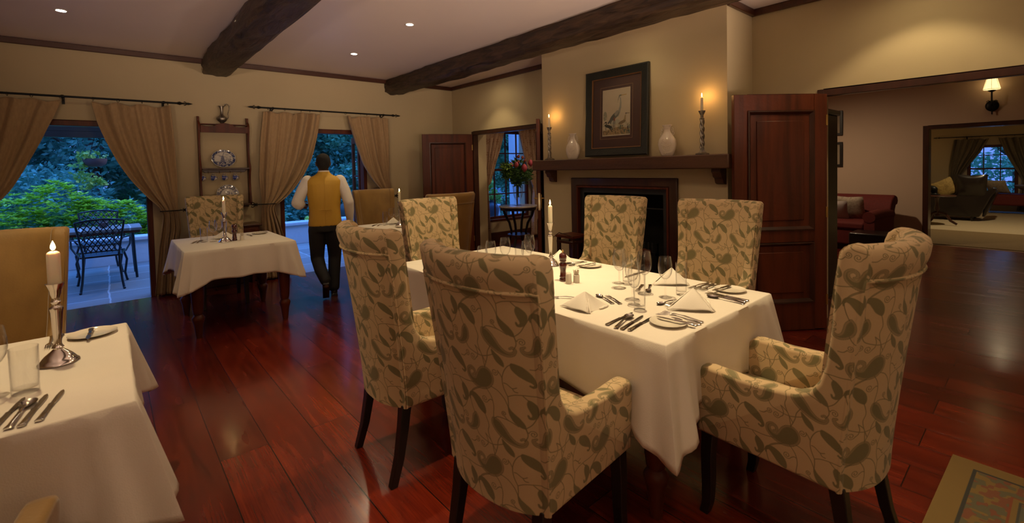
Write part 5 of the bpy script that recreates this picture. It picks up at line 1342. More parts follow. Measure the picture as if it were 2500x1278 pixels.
# cast metal patio chairs
def patio_chair(label):
    t = thing('patio_chair', label, 'chair', (0, 0, 0), 0, 'cast iron patio chairs')
    mb = MB(); hw = .215
    def bk(u, v): # u -1..1, v 0..1 back surface
        wv = hw*(.78+.30*v); top = .46+.42*v+(.030*(1-abs(u)**2) if v > .9 else 0)
        return Vector((u*wv, -.03-.10*v-.04*(1-u*u)*v, .44+.44*v+.03*math.cos(u*PI/2)*v))
    edge = [bk(-1, k/10) for k in range(11)]+[bk(-1+2*k/16, 1) for k in range(1, 16)]+[bk(1, 1-k/10) for k in range(11)]
    mb.tube(edge, .012, 8)
    mb.tube([bk(-1+2*k/12, .12) for k in range(13)], .010, 6)
    mb.build('back_frame', 'patio_iron', t)
    mb = MB()
    for k in range(-5, 6):
        for s in (-1, 1):
            pts = []
            for j in range(15):
                v = .14+.86*j/14; u = (k/3.6)+s*(v-.5)*1.5
                if abs(u) <= 1: pts.append(bk(u, v))
            if len(pts) > 2: mb.tube(pts, .0062, 5, cap=True)
    mb.build('lattice', 'patio_iron', t)
    mb = MB().tube([(-.20, .0, .43), (.20, .0, .43), (.23, .42, .44), (.1, .46, .435), (-.1, .46, .435), (-.23, .42, .44)], .013, 6, closed=True)
    for k in range(9):
        a = -.2+.05*k; mb.tube([(a, .0, .432), (a*1.1, .44, .437)], .006, 5)
    for k in range(9): mb.tube([(-.2, .03+.05*k, .434), (.2, .03+.05*k, .434)], .006, 5)
    mb.box(-.19, .19, .0, .42, .415, .424).build('seat', 'patio_iron', t)
    for s in (-1, 1):
        MB().tube([bk(s*1, .48), (s*.29, .05, .655), (s*.30, .25, .655), (s*.295, .30, .63), (s*.29, .27, .53), (s*.24, .22, .44)], .011, 7).build('arm', 'patio_iron', t)
        MB().tube([bk(s, .05), (s*.175, -.03, .30), (s*.19, -.08, .12), (s*.205, -.14, .012)], .014, 7).ball((s*.207, -.145, .012), .016, 8, 6).build('leg', 'patio_iron', t)
        MB().tube([(s*.22, .42, .43), (s*.255, .44, .30), (s*.23, .43, .12), (s*.25, .47, .012)], .014, 7).ball((s*.252, .475, .012), .016, 8, 6).build('leg', 'patio_iron', t)
    return t
p1 = patio_chair('black cast iron lattice chair on the terrace, nearest the doorway'); p1.location = (-4.765, .93, -.004)
dup(p1, 'black cast iron lattice chair on the far side of the patio table', (-4.80, 2.62, -.004), PI)
t = thing('patio_table', 'stone topped patio table between the two iron chairs', 'table', (-4.95, 1.78, 0))
MB().box(-.62, .62, -.34, .34, .675, .715).build('top', 'stone', t, bevel=.006)
MB().box(-.60, .60, -.32, .32, .640, .6745).build('apron', 'mahogh', t, bevel=.004)
for sx in (-.52, .52):
    for sy in (-.26, .26): MB().tube([(sx, sy, .64), (sx*1.02, sy, .3), (sx*1.05, sy, -.003)], .016, 8).build('leg', 'patio_iron', t)
t = thing('flower_pot', 'small clay pot with sprigs on the patio table', 'plant pot', (-4.74, 1.78, .7155))
MB().lathe([(.0001, 0), (.035, 0), (.055, .03), (.06, .07), (.045, .09), (.05, .10), (.04, .10), (.035, .07)], 16).build('pot', 'pot', t)

# leaves as small folded blades
def leaves(n, fn, size, seed, aspect=.45, droop=.3, upright=0):
    rng = np.random.RandomState(seed); P = fn(rng, n)
    d = rng.randn(n, 3); d[:, 2] = d[:, 2]*.6-droop+upright; d /= np.linalg.norm(d, axis=1)[:, None]
    s = rng.randn(n, 3); s -= d*(s*d).sum(1)[:, None]; s /= np.linalg.norm(s, axis=1)[:, None]
    L_ = (size*(.6+.8*rng.rand(n)))[:, None]; w_ = L_*aspect
    a = P; b = P+d*L_*.45+s*w_*.5; c = P+d*L_; e = P+d*L_*.45-s*w_*.5
    V = np.stack([a, b, c, e], 1).reshape(-1, 3); F = np.arange(4*n).reshape(n, 4)
    return V, F
def fol(name, V, F, mat, parent):
    me = bpy.data.meshes.new(name); me.from_pydata(V.tolist(), [], F.tolist()); me.materials.append(M[mat]); o = bpy.data.objects.new(name, me); C.objects.link(o)
    if parent is not None: o.parent = parent
    return o
def clusters(cs):
    """sample positions near the shells of spheres (x,y,z,r)"""
    A = np.array(cs)
    def f(rng, n):
        k = rng.randint(0, len(A), n); d = rng.randn(n, 3); d /= np.linalg.norm(d, axis=1)[:, None]; r = A[k, 3:4]*(.55+.5*rng.rand(n, 1)); return A[k, :3]+d*r*np.array([1, 1, .75])
    return f
def tree(label, x, y, h, R_, mat, n, size, seed, z0=-.25, kind='tree', low=.15, nc=70, trunk=True, group='trees beyond the terrace'):
    rng = random.Random(seed); t = thing('garden_tree' if kind == 'tree' else 'garden_shrub', label, kind, (x, y, z0), 0, group)
    if trunk:
        mb = MB().tube([(0, 0, 0), (.1, .05, h*.3), (-.05, 0, h*.6), (0, 0, h*.9)], lambda q: .16*(1-.75*q), 8)
        for k in range(5):
            a = rng.uniform(0, 6.28); zz = h*rng.uniform(.2, .6); mb.tube([(0, 0, zz), (R_*.4*math.cos(a), R_*.4*math.sin(a), zz+h*.15), (R_*.8*math.cos(a), R_*.8*math.sin(a), zz+h*.2)], lambda q: .06*(1-.7*q), 6)
        mb.build('trunk', 'bark', t)
    cs = []
    for k in range(nc):
        a = rng.uniform(0, 2*PI); q = rng.uniform(low, 1); rr = R_*math.sqrt(rng.random())*(math.sin(min(q*1.25, 1)*PI*.5+.2) if q < .8 else (1-q)*3+.3); cs.append((rr*math.cos(a), rr*math.sin(a), h*q, rng.uniform(.10, .22)*R_+.1))
    V, F = leaves(n, clusters(cs), size, seed)
    fol('crown' if kind == 'tree' else 'foliage', V, F, mat, t); return t
# spots follow the view through each doorway
TR = [(8.6, 8.4, 6.0, 2.4, 'leaf_mid', 16000, .20, 23, 'broad green tree outside the side room window'), (12.5, 12.5, 8.0, 3.4, 'leaf_dark', 12000, .26, 24, 'distant dark tree outside the side room window'), (2.2, 8.2, 5.5, 1.7, 'leaf_mid', 12000, .16, 25, 'tree just right of the waiter head through the doorway'),
      (-3.0, 13.5, 9.0, 3.2, 'leaf_dark', 9000, .26, 19, 'tallest dark tree far behind the waiter'), (1.6, 14.0, 9.0, 3.4, 'leaf_dark', 12000, .26, 20, 'dark tree filling the gap far beyond the terrace'), (-7.5, 13.0, 8.0, 3.2, 'leaf_dark', 6000, .26, 21, 'tall dark tree far beyond the patio'),
      (-6.6, 9.0, 6.5, 2.2, 'leaf_dark', 8000, .20, 11, 'dark tree behind the hedge, far left of the garden view'),
      (-5.0, 8.2, 6.0, 1.9, 'leaf_dark', 8000, .17, 12, 'dark broad tree behind the patio chairs'),
      (-3.5, 9.4, 6.5, 2.0, 'leaf_mid', 16000, .20, 13, 'feathery tree to the right behind the hanging pot'),
      (-1.7, 8.6, 6.0, 2.3, 'leaf_mid', 20000, .20, 14, 'tall feathery tree left of the waiter head'),
      (.4, 9.8, 6.5, 2.4, 'leaf_dark', 20000, .20, 15, 'dark tree right of the waiter in the garden'),
      (5.6, 9.4, 6.5, 2.3, 'leaf_mid', 16000, .20, 16, 'tree outside between the waiter doorway and side window'),
      (10.8, 9.2, 6.5, 2.3, 'leaf_mid', 12000, .2, 17, 'dark tree behind the white column outside')]
for i, (x, y, h, R_, m_, n, sz, sd, lb) in enumerate(TR): tree(lb, x, y, h, R_, m_, n, sz, sd, low=.05)
for i, (x, y, h, R_, m_, n, lb) in enumerate([(-5.6, 5.8, 1.9, 1.3, 'leaf_dark', 6000, 'dark low shrub behind the bright hedge'), (-2.4, 6.0, 1.6, 1.3, 'leaf_dark', 6000, 'dark shrub beyond the terrace wall near the waiter'), (-.8, 6.4, 2.0, 1.3, 'leaf_dark', 6000, 'dark rounded shrub right of the waiter')]):
    tree(lb, x, y, h, R_, m_, n, .11, 30+i, kind='shrub', low=.1, nc=60, trunk=False, group='shrubs beyond the terrace wall')
# leaning pale trunk at the right of the left doorway
t = thing('leaning_trunk', 'pale leaning tree trunks right of the bright hedge', 'tree trunk', (-3.3, 5.6, -.25))
MB().tube([(-.9, 0, 0), (-.5, .1, .6), (0, .2, 1.2), (.5, .2, 2.2), (.7, .3, 4)], lambda q: .15*(1-.5*q), 10).tube([(-.5, .3, 0), (-.1, .3, .7), (.35, .4, 1.2), (.9, .5, 2.2)], lambda q: .11*(1-.4*q), 10).build('trunk', 'bark', t)
# the bright hedge: separate rounded shrubs
HD = [(-6.7, 3.75, 1.35, .62), (-5.95, 3.7, 1.22, .55), (-5.32, 3.75, 1.38, .50), (-4.88, 3.7, 1.12, .42), (-4.45, 3.75, .98, .36), (-4.05, 3.75, .72, .28)]
LB = ['bright green shrub at the far left of the hedge', 'bright green hedge shrub left of the tallest one', 'tallest bright green hedge shrub', 'bright green hedge shrub behind the patio chairs', 'bright green hedge shrub right of the patio chairs', 'small bright shrub ending the hedge at the right']
for i, (x, y, h, R_) in enumerate(HD):
    rng = random.Random(60+i); t = thing('hedge_shrub', LB[i], 'shrub', (x, y, -.25), 0, 'bright hedge behind the terrace wall')
    rosettes = []
    V_, F_ = [], []
    for k in range(int(260*R_/.5)):
        a = rng.uniform(0, 6.28); q = rng.random()**.5; rr = R_*q; zt_ = (h+.25)*(1-.35*q*q)+rng.uniform(-.10, .03)
        if rng.random() < .45: zt_ = rng.uniform(.35, 1)*zt_
        cx, cy = rr*math.cos(a), rr*math.sin(a)*.7
        for j in range(8):
            b2 = rng.uniform(0, .5)+j*PI/4; L_ = rng.uniform(.08, .13); d = Vector((math.cos(b2), math.sin(b2), rng.uniform(.0, .55))).normalized(); s = Vector((-math.sin(b2), math.cos(b2), 0)); p = Vector((cx, cy, zt_))
            n0 = len(V_); V_ += [p, p+d*L_*.6+s*L_*.20, p+d*L_, p+d*L_*.6-s*L_*.20]; F_.append((n0, n0+1, n0+2, n0+3))
    me = bpy.data.meshes.new('foliage'); me.from_pydata(V_, [], F_); me.materials.append(M['leaf_hedge']); o = bpy.data.objects.new('foliage', me); C.objects.link(o); o.parent = t
    V, F = leaves(1600, clusters([(0, 0, (h+.2)*.5, R_*.8), (R_*.4, 0, (h+.2)*.4, R_*.5), (-R_*.4, 0, (h+.2)*.4, R_*.5)]), .10, 80+i); fol('inner_foliage', V, F, 'leaf_mid', t)
for (x, y, sd, lb) in ((-2.15, 3.6, 91, 'shrub with red flowers just behind the terrace wall'), (-1.2, 3.6, 92, 'bright green plant right of the waiter arm')):
    t = thing('flowering_shrub' if sd == 91 else 'leafy_plant', lb, 'shrub', (x, y, -.25))
    V, F = leaves(1500, clusters([(0, 0, .55, .3), (.1, 0, .8, .18)]), .08, sd); fol('foliage', V, F, 'leaf_mid' if sd == 91 else 'leaf_hedge', t)
    if sd == 91:
        V, F = leaves(60, clusters([(0, -.05, .85, .22)]), .05, sd+9, aspect=.8); fol('blossom', V, F, M and 'petal', t) if 'petal' in M else None
# hanging pot
t = thing('hanging_pot', 'brown hanging pot with trailing plant outside the left doorway', 'hanging plant', (-4.80, 2.1, 1.58))
MB().lathe([(.0001, 0), (.07, .005), (.12, .04), (.135, .09), (.135, .12), (.125, .12), (.11, .05)], 24).build('bowl', 'pot', t)
for k in range(3): a = k*2.09; MB().tube([(.13*math.cos(a), .13*math.sin(a), .12), (0, 0, .418)], .002, 5).build('chain', 'iron', t)
V, F = leaves(420, clusters([(0, 0, .16, .13), (-.12, 0, .15, .10), (-.17, 0, .02, .09), (-.16, 0, -.12, .09), (-.12, 0, -.25, .10), (-.04, 0, -.18, .08), (.05, 0, -.22, .05)]), .055, 5, aspect=.7); fol('foliage', V, F, 'leaf_light', t)
# ------------------------------------------------------------------ side room with window, flowers and marble table
def sash(name, axis, pos, a0, a1, z0, z1, cols, rows, fw_=.055, th=.05, mat='mahog', meet=None):
    """timber sash window: frame, glazing bars, sill; axis x or y is the run of the wall"""
    o_ = bpy.data.objects.new(name, None); C.objects.link(o_); o_['kind'] = 'structure'
    def bx(mb, s0, s1, d0, d1, q0, q1):
        if axis == 'x': mb.box(s0, s1, pos+d0, pos+d1, q0, q1)
        else: mb.box(pos+d0, pos+d1, s0, s1, q0, q1)
    mb = MB(); bx(mb, a0, a0+fw_, 0, th, z0, z1); bx(mb, a1-fw_, a1, 0, th, z0, z1); bx(mb, a0+fw_, a1-fw_, 0, th, z1-fw_, z1); bx(mb, a0+fw_, a1-fw_, 0, th, z0, z0+fw_); mb.build('window_frame', mat, o_, bevel=.003)
    mb = MB()
    for c in cols: bx(mb, c-.011, c+.011, .012, .036, z0+fw_, z1-fw_)
    for r in rows: bx(mb, a0+fw_, a1-fw_, .0121, .0361, r-.011, r+.011)
    if meet: bx(mb, a0+fw_, a1-fw_, .006, .044, meet-.022, meet+.022)
    mb.build('glazing_bars', mat, o_)
    mb = MB(); bx(mb, a0+fw_*.5, a1-fw_*.5, .023, .026, z0+fw_*.5, z1-fw_*.5); mb.build('pane', 'pane', o_)
    mb = MB(); bx(mb, a0-.03, a1+.03, -.05, .02, z0-.035, z0-.001); mb.build('window_sill', mat, o_, bevel=.004)
    return o_
sash('window_1', 'x', .03, WIN2[0], WIN2[1], .45, 2.16, (.97, 1.26, 1.55), (1.72, .93), meet=1.40)
M['damask'] = None
def damask_img():
    n = 300; Y, X = np.mgrid[0:n, 0:n]; X = (X+.5)/n; Y = (Y+.5)/n; rgb = np.ones((n, n, 3))*np.array([.60, .42, .28])
    for (cx, cy) in ((.25, .25), (.75, .75)):
        a = np.arctan2(Y-cy, X-cx); r = np.hypot(X-cx, (Y-cy)*.8); m = (r < .17+.045*np.cos(6*a)) & (r > .05+.02*np.cos(6*a)) & (np.abs(r-.12+.02*np.cos(6*a)) > .012); rgb[m] = (.38, .21, .12)
    return to_image('damask_weave', rgb)
M['damask'], _ = imgmat('damask_curtain', damask_img(), (1/.22, 1/.22, 1/.25), .6, sheen=.2)
HS = [.60, .72, .85, .98, 1.12]; HS2 = [1.52, 1.65, 1.8, 1.95]
curtain('patterned damask curtain at the left of the side room window', [(.02, .60), (1.2, .60), (2.3, .62)], [(.02, .75), (1.1, .70), (1.25, .76), (1.5, .84), (1.8, .97), (2.1, 1.10), (2.3, 1.14)], 2.24, .05, 1.12, 4, HS, y0=-.09, seed=8, mat='damask', group='damask curtains in the side room')
curtain('patterned damask curtain at the right of the side room window', [(.02, 1.98), (1.2, 1.98), (2.3, 1.98)], [(.02, 1.80), (1.0, 1.86), (1.15, 1.78), (1.4, 1.70), (1.7, 1.58), (2.0, 1.52), (2.3, 1.47)], 2.24, .05, 1.05, 4, HS2, y0=-.09, seed=9, mat='damask', group='damask curtains in the side room')
t = thing('marble_side_table', 'round marble topped side table with curved legs in the side room', 'table', (.70, -.93, 0))
MB().lathe([(.0001, .755), (.33, .755), (.335, .76), (.335, .775), (.33, .78), (.0001, .78)], 40).build('top', 'marble', t, smooth=40)
MB().lathe([(.26, .70), (.31, .705), (.315, .7545), (.26, .7545)], 36).build('apron', 'black', t)
for k in range(4):
    a = k*PI/2+.5; c, s = math.cos(a), math.sin(a)
    MB().tube([(c*.28, s*.28, .72), (c*.25, s*.25, .62), (c*.17, s*.17, .48), (c*.13, s*.13, .32), (c*.17, s*.17, .18), (c*.25, s*.25, .06), (c*.29, s*.29, .012)], lambda q: .024-.008*q, 8).build('leg', 'black', t)
MB().lathe([(.0001, .27), (.19, .27), (.195, .285), (.0001, .29)], 30).build('lower_shelf', 'mahogh', t)
t = thing('footed_vase', 'clear glass footed vase on the marble table', 'vase', (.70, -.93, .781))
MB().lathe([(.0001, 0), (.062, 0), (.064, .008), (.055, .014), (.030, .022), (.018, .04), (.030, .055), (.020, .07), (.034, .09), (.066, .14), (.080, .20), (.085, .27), (.094, .35), (.090, .35), (.080, .27), (.074, .20), (.060, .145), (.0001, .10)], 32).build('bowl', 'vaseglass', t, smooth=60)
MB().box(-.07, .07, -.07, .07, -.0005, .001).lathe([(.0001, -.0003), (.075, -.0003), (.075, .0)], 20).build('foot', 'darkwood', t)
t = thing('flower_bouquet', 'large bouquet of pink proteas and dark leaves in the glass vase', 'flowers', (.70, -.93, 1.0))
rng = random.Random(5); mb = MB()
for k in range(22):
    a = rng.uniform(0, 6.28); r_ = rng.uniform(.05, .22); mb.tube([(rng.uniform(-.02, .02), rng.uniform(-.02, .02), -.08), (.02*math.cos(a), .02*math.sin(a), .12), (r_*math.cos(a), r_*math.sin(a), rng.uniform(.3, .5))], .003, 5)
mb.build('stems', 'leaf_fl', t)
V, F = leaves(1500, clusters([(0, 0, .32, .17), (-.15, 0, .36, .12), (.15, 0, .34, .14), (0, -.1, .27, .14), (.05, .05, .48, .10), (-.1, -.1, .20, .07), (-.25, .0, .45, .05), (-.24, -.02, .30, .05)]), .11, 41, aspect=.22, upright=.4); fol('foliage', V, F, 'leaf_fl', t)
V, F = leaves(90, clusters([(-.27, -.03, .46, .07), (-.24, -.05, .30, .06)]), .07, 43, aspect=.4, upright=.4); fol('light_leaves', V, F, 'leaf_light', t)
M['pink'] = noisemat('protea_pink', (.55, .10, .13), (.42, .05, .09), (20, 20, 8), .6)
M['orange'] = noisemat('orange_bloom', (.35, .08, .03), (.22, .04, .03), (30,)*3, .7)
for i, (x, y, z, s, m_) in enumerate([(-.02, -.20, .41, 1.15, 'pink'), (-.12, -.10, .48, .9, 'pink'), (-.18, -.06, .49, .75, 'pink'), (.17, -.16, .50, 1.0, 'pink'), (.02, 0, .64, .6, 'orange'), (.13, .0, .62, .6, 'orange'), (-.01, -.05, .55, .5, 'orange'), (.08, -.1, .57, .5, 'orange'), (.2, .05, .55, .5, 'orange')]):
    mb = MB().lathe([(.0001, -.01), (.016, 0), (.032, .02), (.040, .045), (.036, .075), (.022, .10), (.006, .112), (.0001, .113)], 14, sq=lambda a, z: 1+.10*math.cos(7*a), M=T(x, y, z-.04) @ Matrix.Rotation(.3*math.sin(i*2), 4, 'X') @ Matrix.Scale(s, 4)); mb.build('bloom', m_, t, smooth=70)
# outside the side window: column, urn, lavender
t = thing('white_column', 'white veranda column outside the side room window', 'column', (3.55, 2.4, -.004)); MB().box(-.10, .10, -.10, .10, 0, 3.2).box(-.13, .13, -.13, .13, 0, .12).build('shaft', 'whitewall', t, bevel=.01)
t = thing('garden_urn', 'dark urn with trailing plant outside the side room window', 'plant pot', (2.0, 1.6, -.004))
MB().lathe([(.0001, 0), (.17, 0), (.2, .05), (.24, .3), (.28, .5), (.22, .60), (.14, .66), (.16, .70), (.12, .70), (.0001, .6)], 24).build('pot', M['urn'] if 'urn' in M else plain('urn_glaze', (.03, .04, .07), .4), t, smooth=50)
V, F = leaves(900, clusters([(0, 0, .85, .22), (-.15, 0, .7, .16), (.2, 0, .75, .18), (-.2, 0, .45, .10), (0, 0, 1.1, .15)]), .09, 47, aspect=.6); fol('foliage', V, F, 'leaf_light', t)
t = thing('lavender_bed', 'lilac flowering bush outside the side room window', 'shrub', (3.4, 3.7, -.25))
V, F = leaves(2200, clusters([(0, 0, .3, .4), (.4, 0, .3, .4), (0, 0, .9, .4), (.5, 0, .85, .35), (-.5, 0, .8, .3)]), .06, 48); fol('foliage', V, F, 'leaf_mid', t)
M['lilac'] = leafmat('lilac_petal', (.35, .25, .55), (.5, .4, .7)); V, F = leaves(900, clusters([(0, 0, .98, .36), (.5, 0, .93, .3), (-.5, 0, .88, .26)]), .04, 49, aspect=.7); fol('blossom', V, F, 'lilac', t)

# ------------------------------------------------------------------ middle room
WX = 5.45
t = thing('wall_sconce', 'lit wall sconce with pleated shade on the middle room wall', 'wall lamp', (WX, -6.41, 2.22))
MB().ball((-.03, 0, .0), (.03, .075, .085), 16, 10).build('back_plate', 'iron', t)
mb = MB().tube([(-.05, 0, 0), (-.12, 0, .03), (-.13, 0, .14), (-.13, 0, .20)], .010, 8).lathe([(.0001, .20), (.02, .20), (.045, .215), (.045, .225), (.012, .23)], 14, (-.13, 0, 0)).tube([(-.04, 0, -.06), (-.05, .0, -.13)], .008, 6)
for q in (-1, 1): mb.tube([(-.05, 0, .05), (-.06, q*.04, .08), (-.06, q*.06, .06)], .006, 6)
mb.build('arm', 'iron', t)
MB().lathe([(.092, .235), (.048, .425)], 24, (-.13, 0, 0), sq=lambda a, z: 1+.03*math.cos(12*a)).build('lamp_shade', 'lampshade', t, smooth=20, solid=.002)
mb = MB()
for k in range(6): a = k*PI/3; mb.tube([(-.13+.094*math.cos(a), .094*math.sin(a), .236), (-.13+.050*math.cos(a), .050*math.sin(a), .426)], .0025, 4)
mb.tube([(-.13+.094*math.cos(k*PI/10), .094*math.sin(k*PI/10), .237) for k in range(20)], .003, 5, closed=True); mb.build('shade_wire', 'iron', t)
lamp('POINT', (WX-.13, -6.41, 2.22+.29), 4.0, (1, .60, .22), shadow_soft_size=.03)
for (z0, z1, lb) in ((1.90, 2.35, 'upper black framed picture half hidden by the tall cabinet'), (1.33, 1.78, 'lower black framed picture half hidden by the tall cabinet')):
    t = thing('small_picture', lb, 'picture', (WX-.001, -4.30, (z0+z1)/2), 0, 'black framed pictures in the middle room'); hh = (z1-z0)/2
    rectframe(MB(), .22, hh, .045, -.025, 0).build('frame', 'black', t, bevel=.004); MB().box(-.012, -.001, -.175, .175, -hh+.045, hh-.045).build('print', M['paper'] if 'paper' in M else plain('old_print_paper', (.30, .24, .17), .8), t)
t = thing('tall_cabinet', 'tall dark cabinet just beyond the large mahogany door', 'cabinet', (1.1, -5.20, 0))
MB().box(-.30, .25, -.26, .55, .0, 1.93).build('case', 'black', t, bevel=.006); MB().box(-.325, .27, -.285, .58, 1.931, 1.985).build('cornice', 'black', t, bevel=.012)
for y in (-.25, .15): MB().box(-.318, -.3005, y+.01, y+.385, .1, 1.88).build('cabinet_door', 'darkwood', t, bevel=.006)
# red armchair with scrolled back
def sofa_like(name, label, cat, loc, rz, Lx, mat, back_h=.86, arms=True, legs='darkwood'):
    t = thing(name, label, cat, loc, rz)
    MB().box(-Lx/2, Lx/2, 0, .78, .10, .34).build('base', mat, t, bevel=.02)
    MB().box(-Lx/2+.14, Lx/2-.14, .10, .80, .341, .46).build('seat_cushion', mat, t, bevel=.035, seg=3)
    # scroll back
    pr = [(.16, .34), (.12, .60), (.05, .76), (-.02, back_h-.04), (-.10, back_h), (-.19, back_h-.03), (-.22, back_h-.10), (-.19, back_h-.16), (-.13, back_h-.17), (-.09, .62), (-.03, .34)]
    MB().prism([(a, b2) for a, b2 in pr], -Lx/2+.02, Lx/2-.02, 'x').build('backrest', mat, t, bevel=.02, seg=3)
    if arms:
        for s in (-1, 1):
            MB().tube([(s*(Lx/2-.07), .02, .56), (s*(Lx/2-.07), .4, .575), (s*(Lx/2-.07), .80, .555)], .085, 16).box(s*(Lx/2-.07)-.07, s*(Lx/2-.07)+.07, .03, .79, .3, .56).build('armrest', mat, t, smooth=60)
    for sx in (-1, 1):
        for y in (.06, .72): MB().lathe([(.0001, 0), (.018, 0), (.03, .1), (.0001, .101)], 10, (sx*(Lx/2-.08), y, 0)).build('leg', legs, t)
    return t
# local: faces +y ; place facing -x with its back on the wall side
sofa_like('scroll_armchair', 'red upholstered scroll back armchair in the middle room', 'armchair', (5.02, -4.85, 0), math.radians(82), 1.0, 'redfab')
def cushion(label, loc, rot, s, mat, group=None):
    def f(u, v):
        x, y = 2*u-1, 2*v-1; k = (1-abs(x)**2.5)*(1-abs(y)**2.5); pin = 1-.08*(1-abs(x))*(abs(y))-.08*(1-abs(y))*abs(x); return (x*s*pin, y*s*pin, .30*s*max(k, 0)**.5)
    def g(u, v): x, y, z = f(u, v); return (x, y, -z)
    mb = MB().grid(f, 14, 14).grid(g, 14, 14); o = mb.build('throw_cushion', mat, None, smooth=70); o.location = loc; o.rotation_euler = rot; tag(o, label, 'cushion', group); return o
cushion('patterned cream cushion at the back of the red armchair', (4.80, -4.78, .64), (1.15, 0, math.radians(82)), .22, 'cushion')
cushion('pale cushion in front of the patterned one on the red armchair', (4.66, -4.60, .60), (1.1, 0, math.radians(90)), .19, plain('pale_cushion', (.48, .42, .40), .8))
t = thing('foot_stool', 'low dark leather footstool before the red armchair', 'footstool', (3.86, -5.27, 0))
MB().box(-.24, .24, -.24, .24, .12, .37).build('seat', 'leather', t, bevel=.02, seg=3)
for sx in (-.19, .19):
    for sy in (-.19, .19): MB().box(sx-.02, sx+.02, sy-.02, sy+.02, 0, .119).build('leg', 'black', t)

# ------------------------------------------------------------------ far sitting room
sash('window_2', 'y', 13.42, WF[0], WF[1], .42, 1.78, (-5.82, -6.14), (1.50, .78), mat='mahog', fw_=.07, meet=1.13)
def curtain_y(label, outer, inner, ztop, zbot, ztie, folds, hooks, x0, seed, mat):
    o = curtain(label, outer, inner, ztop, zbot, ztie, folds, hooks, y0=0, seed=seed, mat=mat, group='grey curtains of the far room')
    o.rotation_euler = (0, 0, -PI/2); o.location = (x0, 0, 0); return o     # local x -> -y , local y -> x
M['greycurt'] = noisemat('grey_green_curtain', (.21, .17, .11), (.16, .13, .085), (50, 50, 20), .8)
curtain_y('grey curtain tied back at the left of the far window', [(.0, 5.15), (1.2, 5.15), (2, 5.25)], [(0, 5.38), (.85, 5.34), (1.0, 5.42), (1.3, 5.60), (1.6, 5.78), (2.0, 5.95)], 1.96, .02, .95, 5, [5.3, 5.45, 5.6, 5.75, 5.95], 13.28, 21, 'greycurt')
curtain_y('grey curtain tied back at the right of the far window', [(.0, 6.82), (1.2, 6.84), (2, 6.80)], [(0, 6.45), (.85, 6.54), (1.0, 6.48), (1.3, 6.34), (1.6, 6.22), (2.0, 6.10)], 1.96, .02, .95, 5, [6.1, 6.25, 6.4, 6.55, 6.7, 6.8], 13.28, 22, 'greycurt')
t = rod('thin black curtain rod over the far room window', 4.95, 7.2, 2.02, [5.3, 5.45, 5.6, 5.75, 5.95, 6.1, 6.25, 6.4, 6.55, 6.7, 6.8], (5.5, 6.7), y=-.12)
t.rotation_euler = (0, 0, -PI/2); t.location = (13.28, -6.07, 2.02)
def daybed(label):
    t = thing('red_daybed', label, 'daybed', (12.6, -6.35, 0), 0)
    MB().box(-.36, .36, -.95, 1.0, .22, .50).build('seat', 'redfab', t, bevel=.05, seg=3)
    MB().prism([(.45, .45), (.58, .56), (.72, .78), (.86, .80), (.93, .70), (.88, .60), (.95, .42), (1.02, .24), (.5, .24)], -.34, .34, 'x').build('scroll_end', 'redfab', t, bevel=.03)
    for sx in (-.3, .3):
        for sy in (-.85, .9): MB().lathe([(.0001, 0), (.02, 0), (.04, .1), (.03, .221)], 10, (sx, sy, 0)).build('leg', 'black', t)
    return t
daybed('long red daybed under the far window')
t = thing('leather_sofa', 'black leather sofa seen from behind in the far room', 'sofa', (10.1, -5.35, 0), 0)
MB().prism([(.35, .10), (-.62, .10), (-.80, .55), (-.90, .74), (-.84, .78), (-.76, .72), (-.66, .60), (.35, .56)], -.04, .08, 'x').build('backrest', 'leather', t, bevel=.02, seg=3)
MB().box(.081, .85, -.55, .35, .10, .42).build('seat', 'leather', t, bevel=.04, seg=3)
MB().prism([(-.66, .10), (-.70, .10), (-.88, .60), (-.86, .70), (-.72, .62)], .081, .85, 'x').build('armrest', 'leather', t, bevel=.02)
for sx in (.02, .75):
    for sy in (-.5, .28): MB().box(sx-.02, sx+.02, sy-.02, sy+.02, 0, .0995).build('leg', 'black', t)
cushion('large black leather cushion on the sofa', (10.06, -5.84, .80), (PI/2-.2, 0, PI/2), .27, 'leather')
cushion('gold patterned cushion beside the black leather cushion', (10.14, -5.40, .74), (PI/2-.25, .5, PI/2), .21, 'cushiong')
cushion('dark cushion lying on the red daybed', (12.5, -6.72, .64), (.3, 0, .4), .26, 'greycurt')
cushion('pale cushion on the red daybed behind the sofa', (12.58, -6.12, .68), (.9, 0, 1.2), .22, 'cushion')
t = thing('pedestal_table', 'small dark tripod pedestal table in the far room', 'table', (8.9, -5.40, 0))
MB().lathe([(.0001, .62), (.30, .62), (.315, .635), (.30, .65), (.0001, .65)], 32).lathe([(.05, .2), (.03, .28), (.05, .36), (.03, .45), (.035, .58), (.08, .62)], 12).build('top', 'darkwood', t, smooth=50)
for k in range(3):
    a = k*2.094+.5; c, s = math.cos(a), math.sin(a); MB().tube([(c*.03, s*.03, .27), (c*.14, s*.14, .24), (c*.22, s*.22, .10), (c*.32, s*.32, .03)], lambda q: .032-.010*q, 8).build('leg', 'darkwood', t)
t = thing('figurine', 'dark bird like sculpture on the pedestal table', 'sculpture', (8.9, -5.33, .651))
limb(MB().box(-.08, .08, -.12, .12, 0, .02), [(0, -.03, .05, .05), (0, -.01, .12, .075), (0, .04, .16, .05), (0, .10, .18, .035), (0, .14, .17, .02)], 12).build('figure', 'pot' if False else 'iron', t, remesh=.012)
t = thing('red_pouffe', 'small red patterned footrest behind the tripod table', 'footstool', (9.75, -4.65, 0)); MB().box(-.2, .2, -.2, .2, .04, .32).build('seat', 'redfab', t, bevel=.04, seg=3); MB().box(-.17, .17, -.17, .17, 0, .039).build('base', 'black', t)
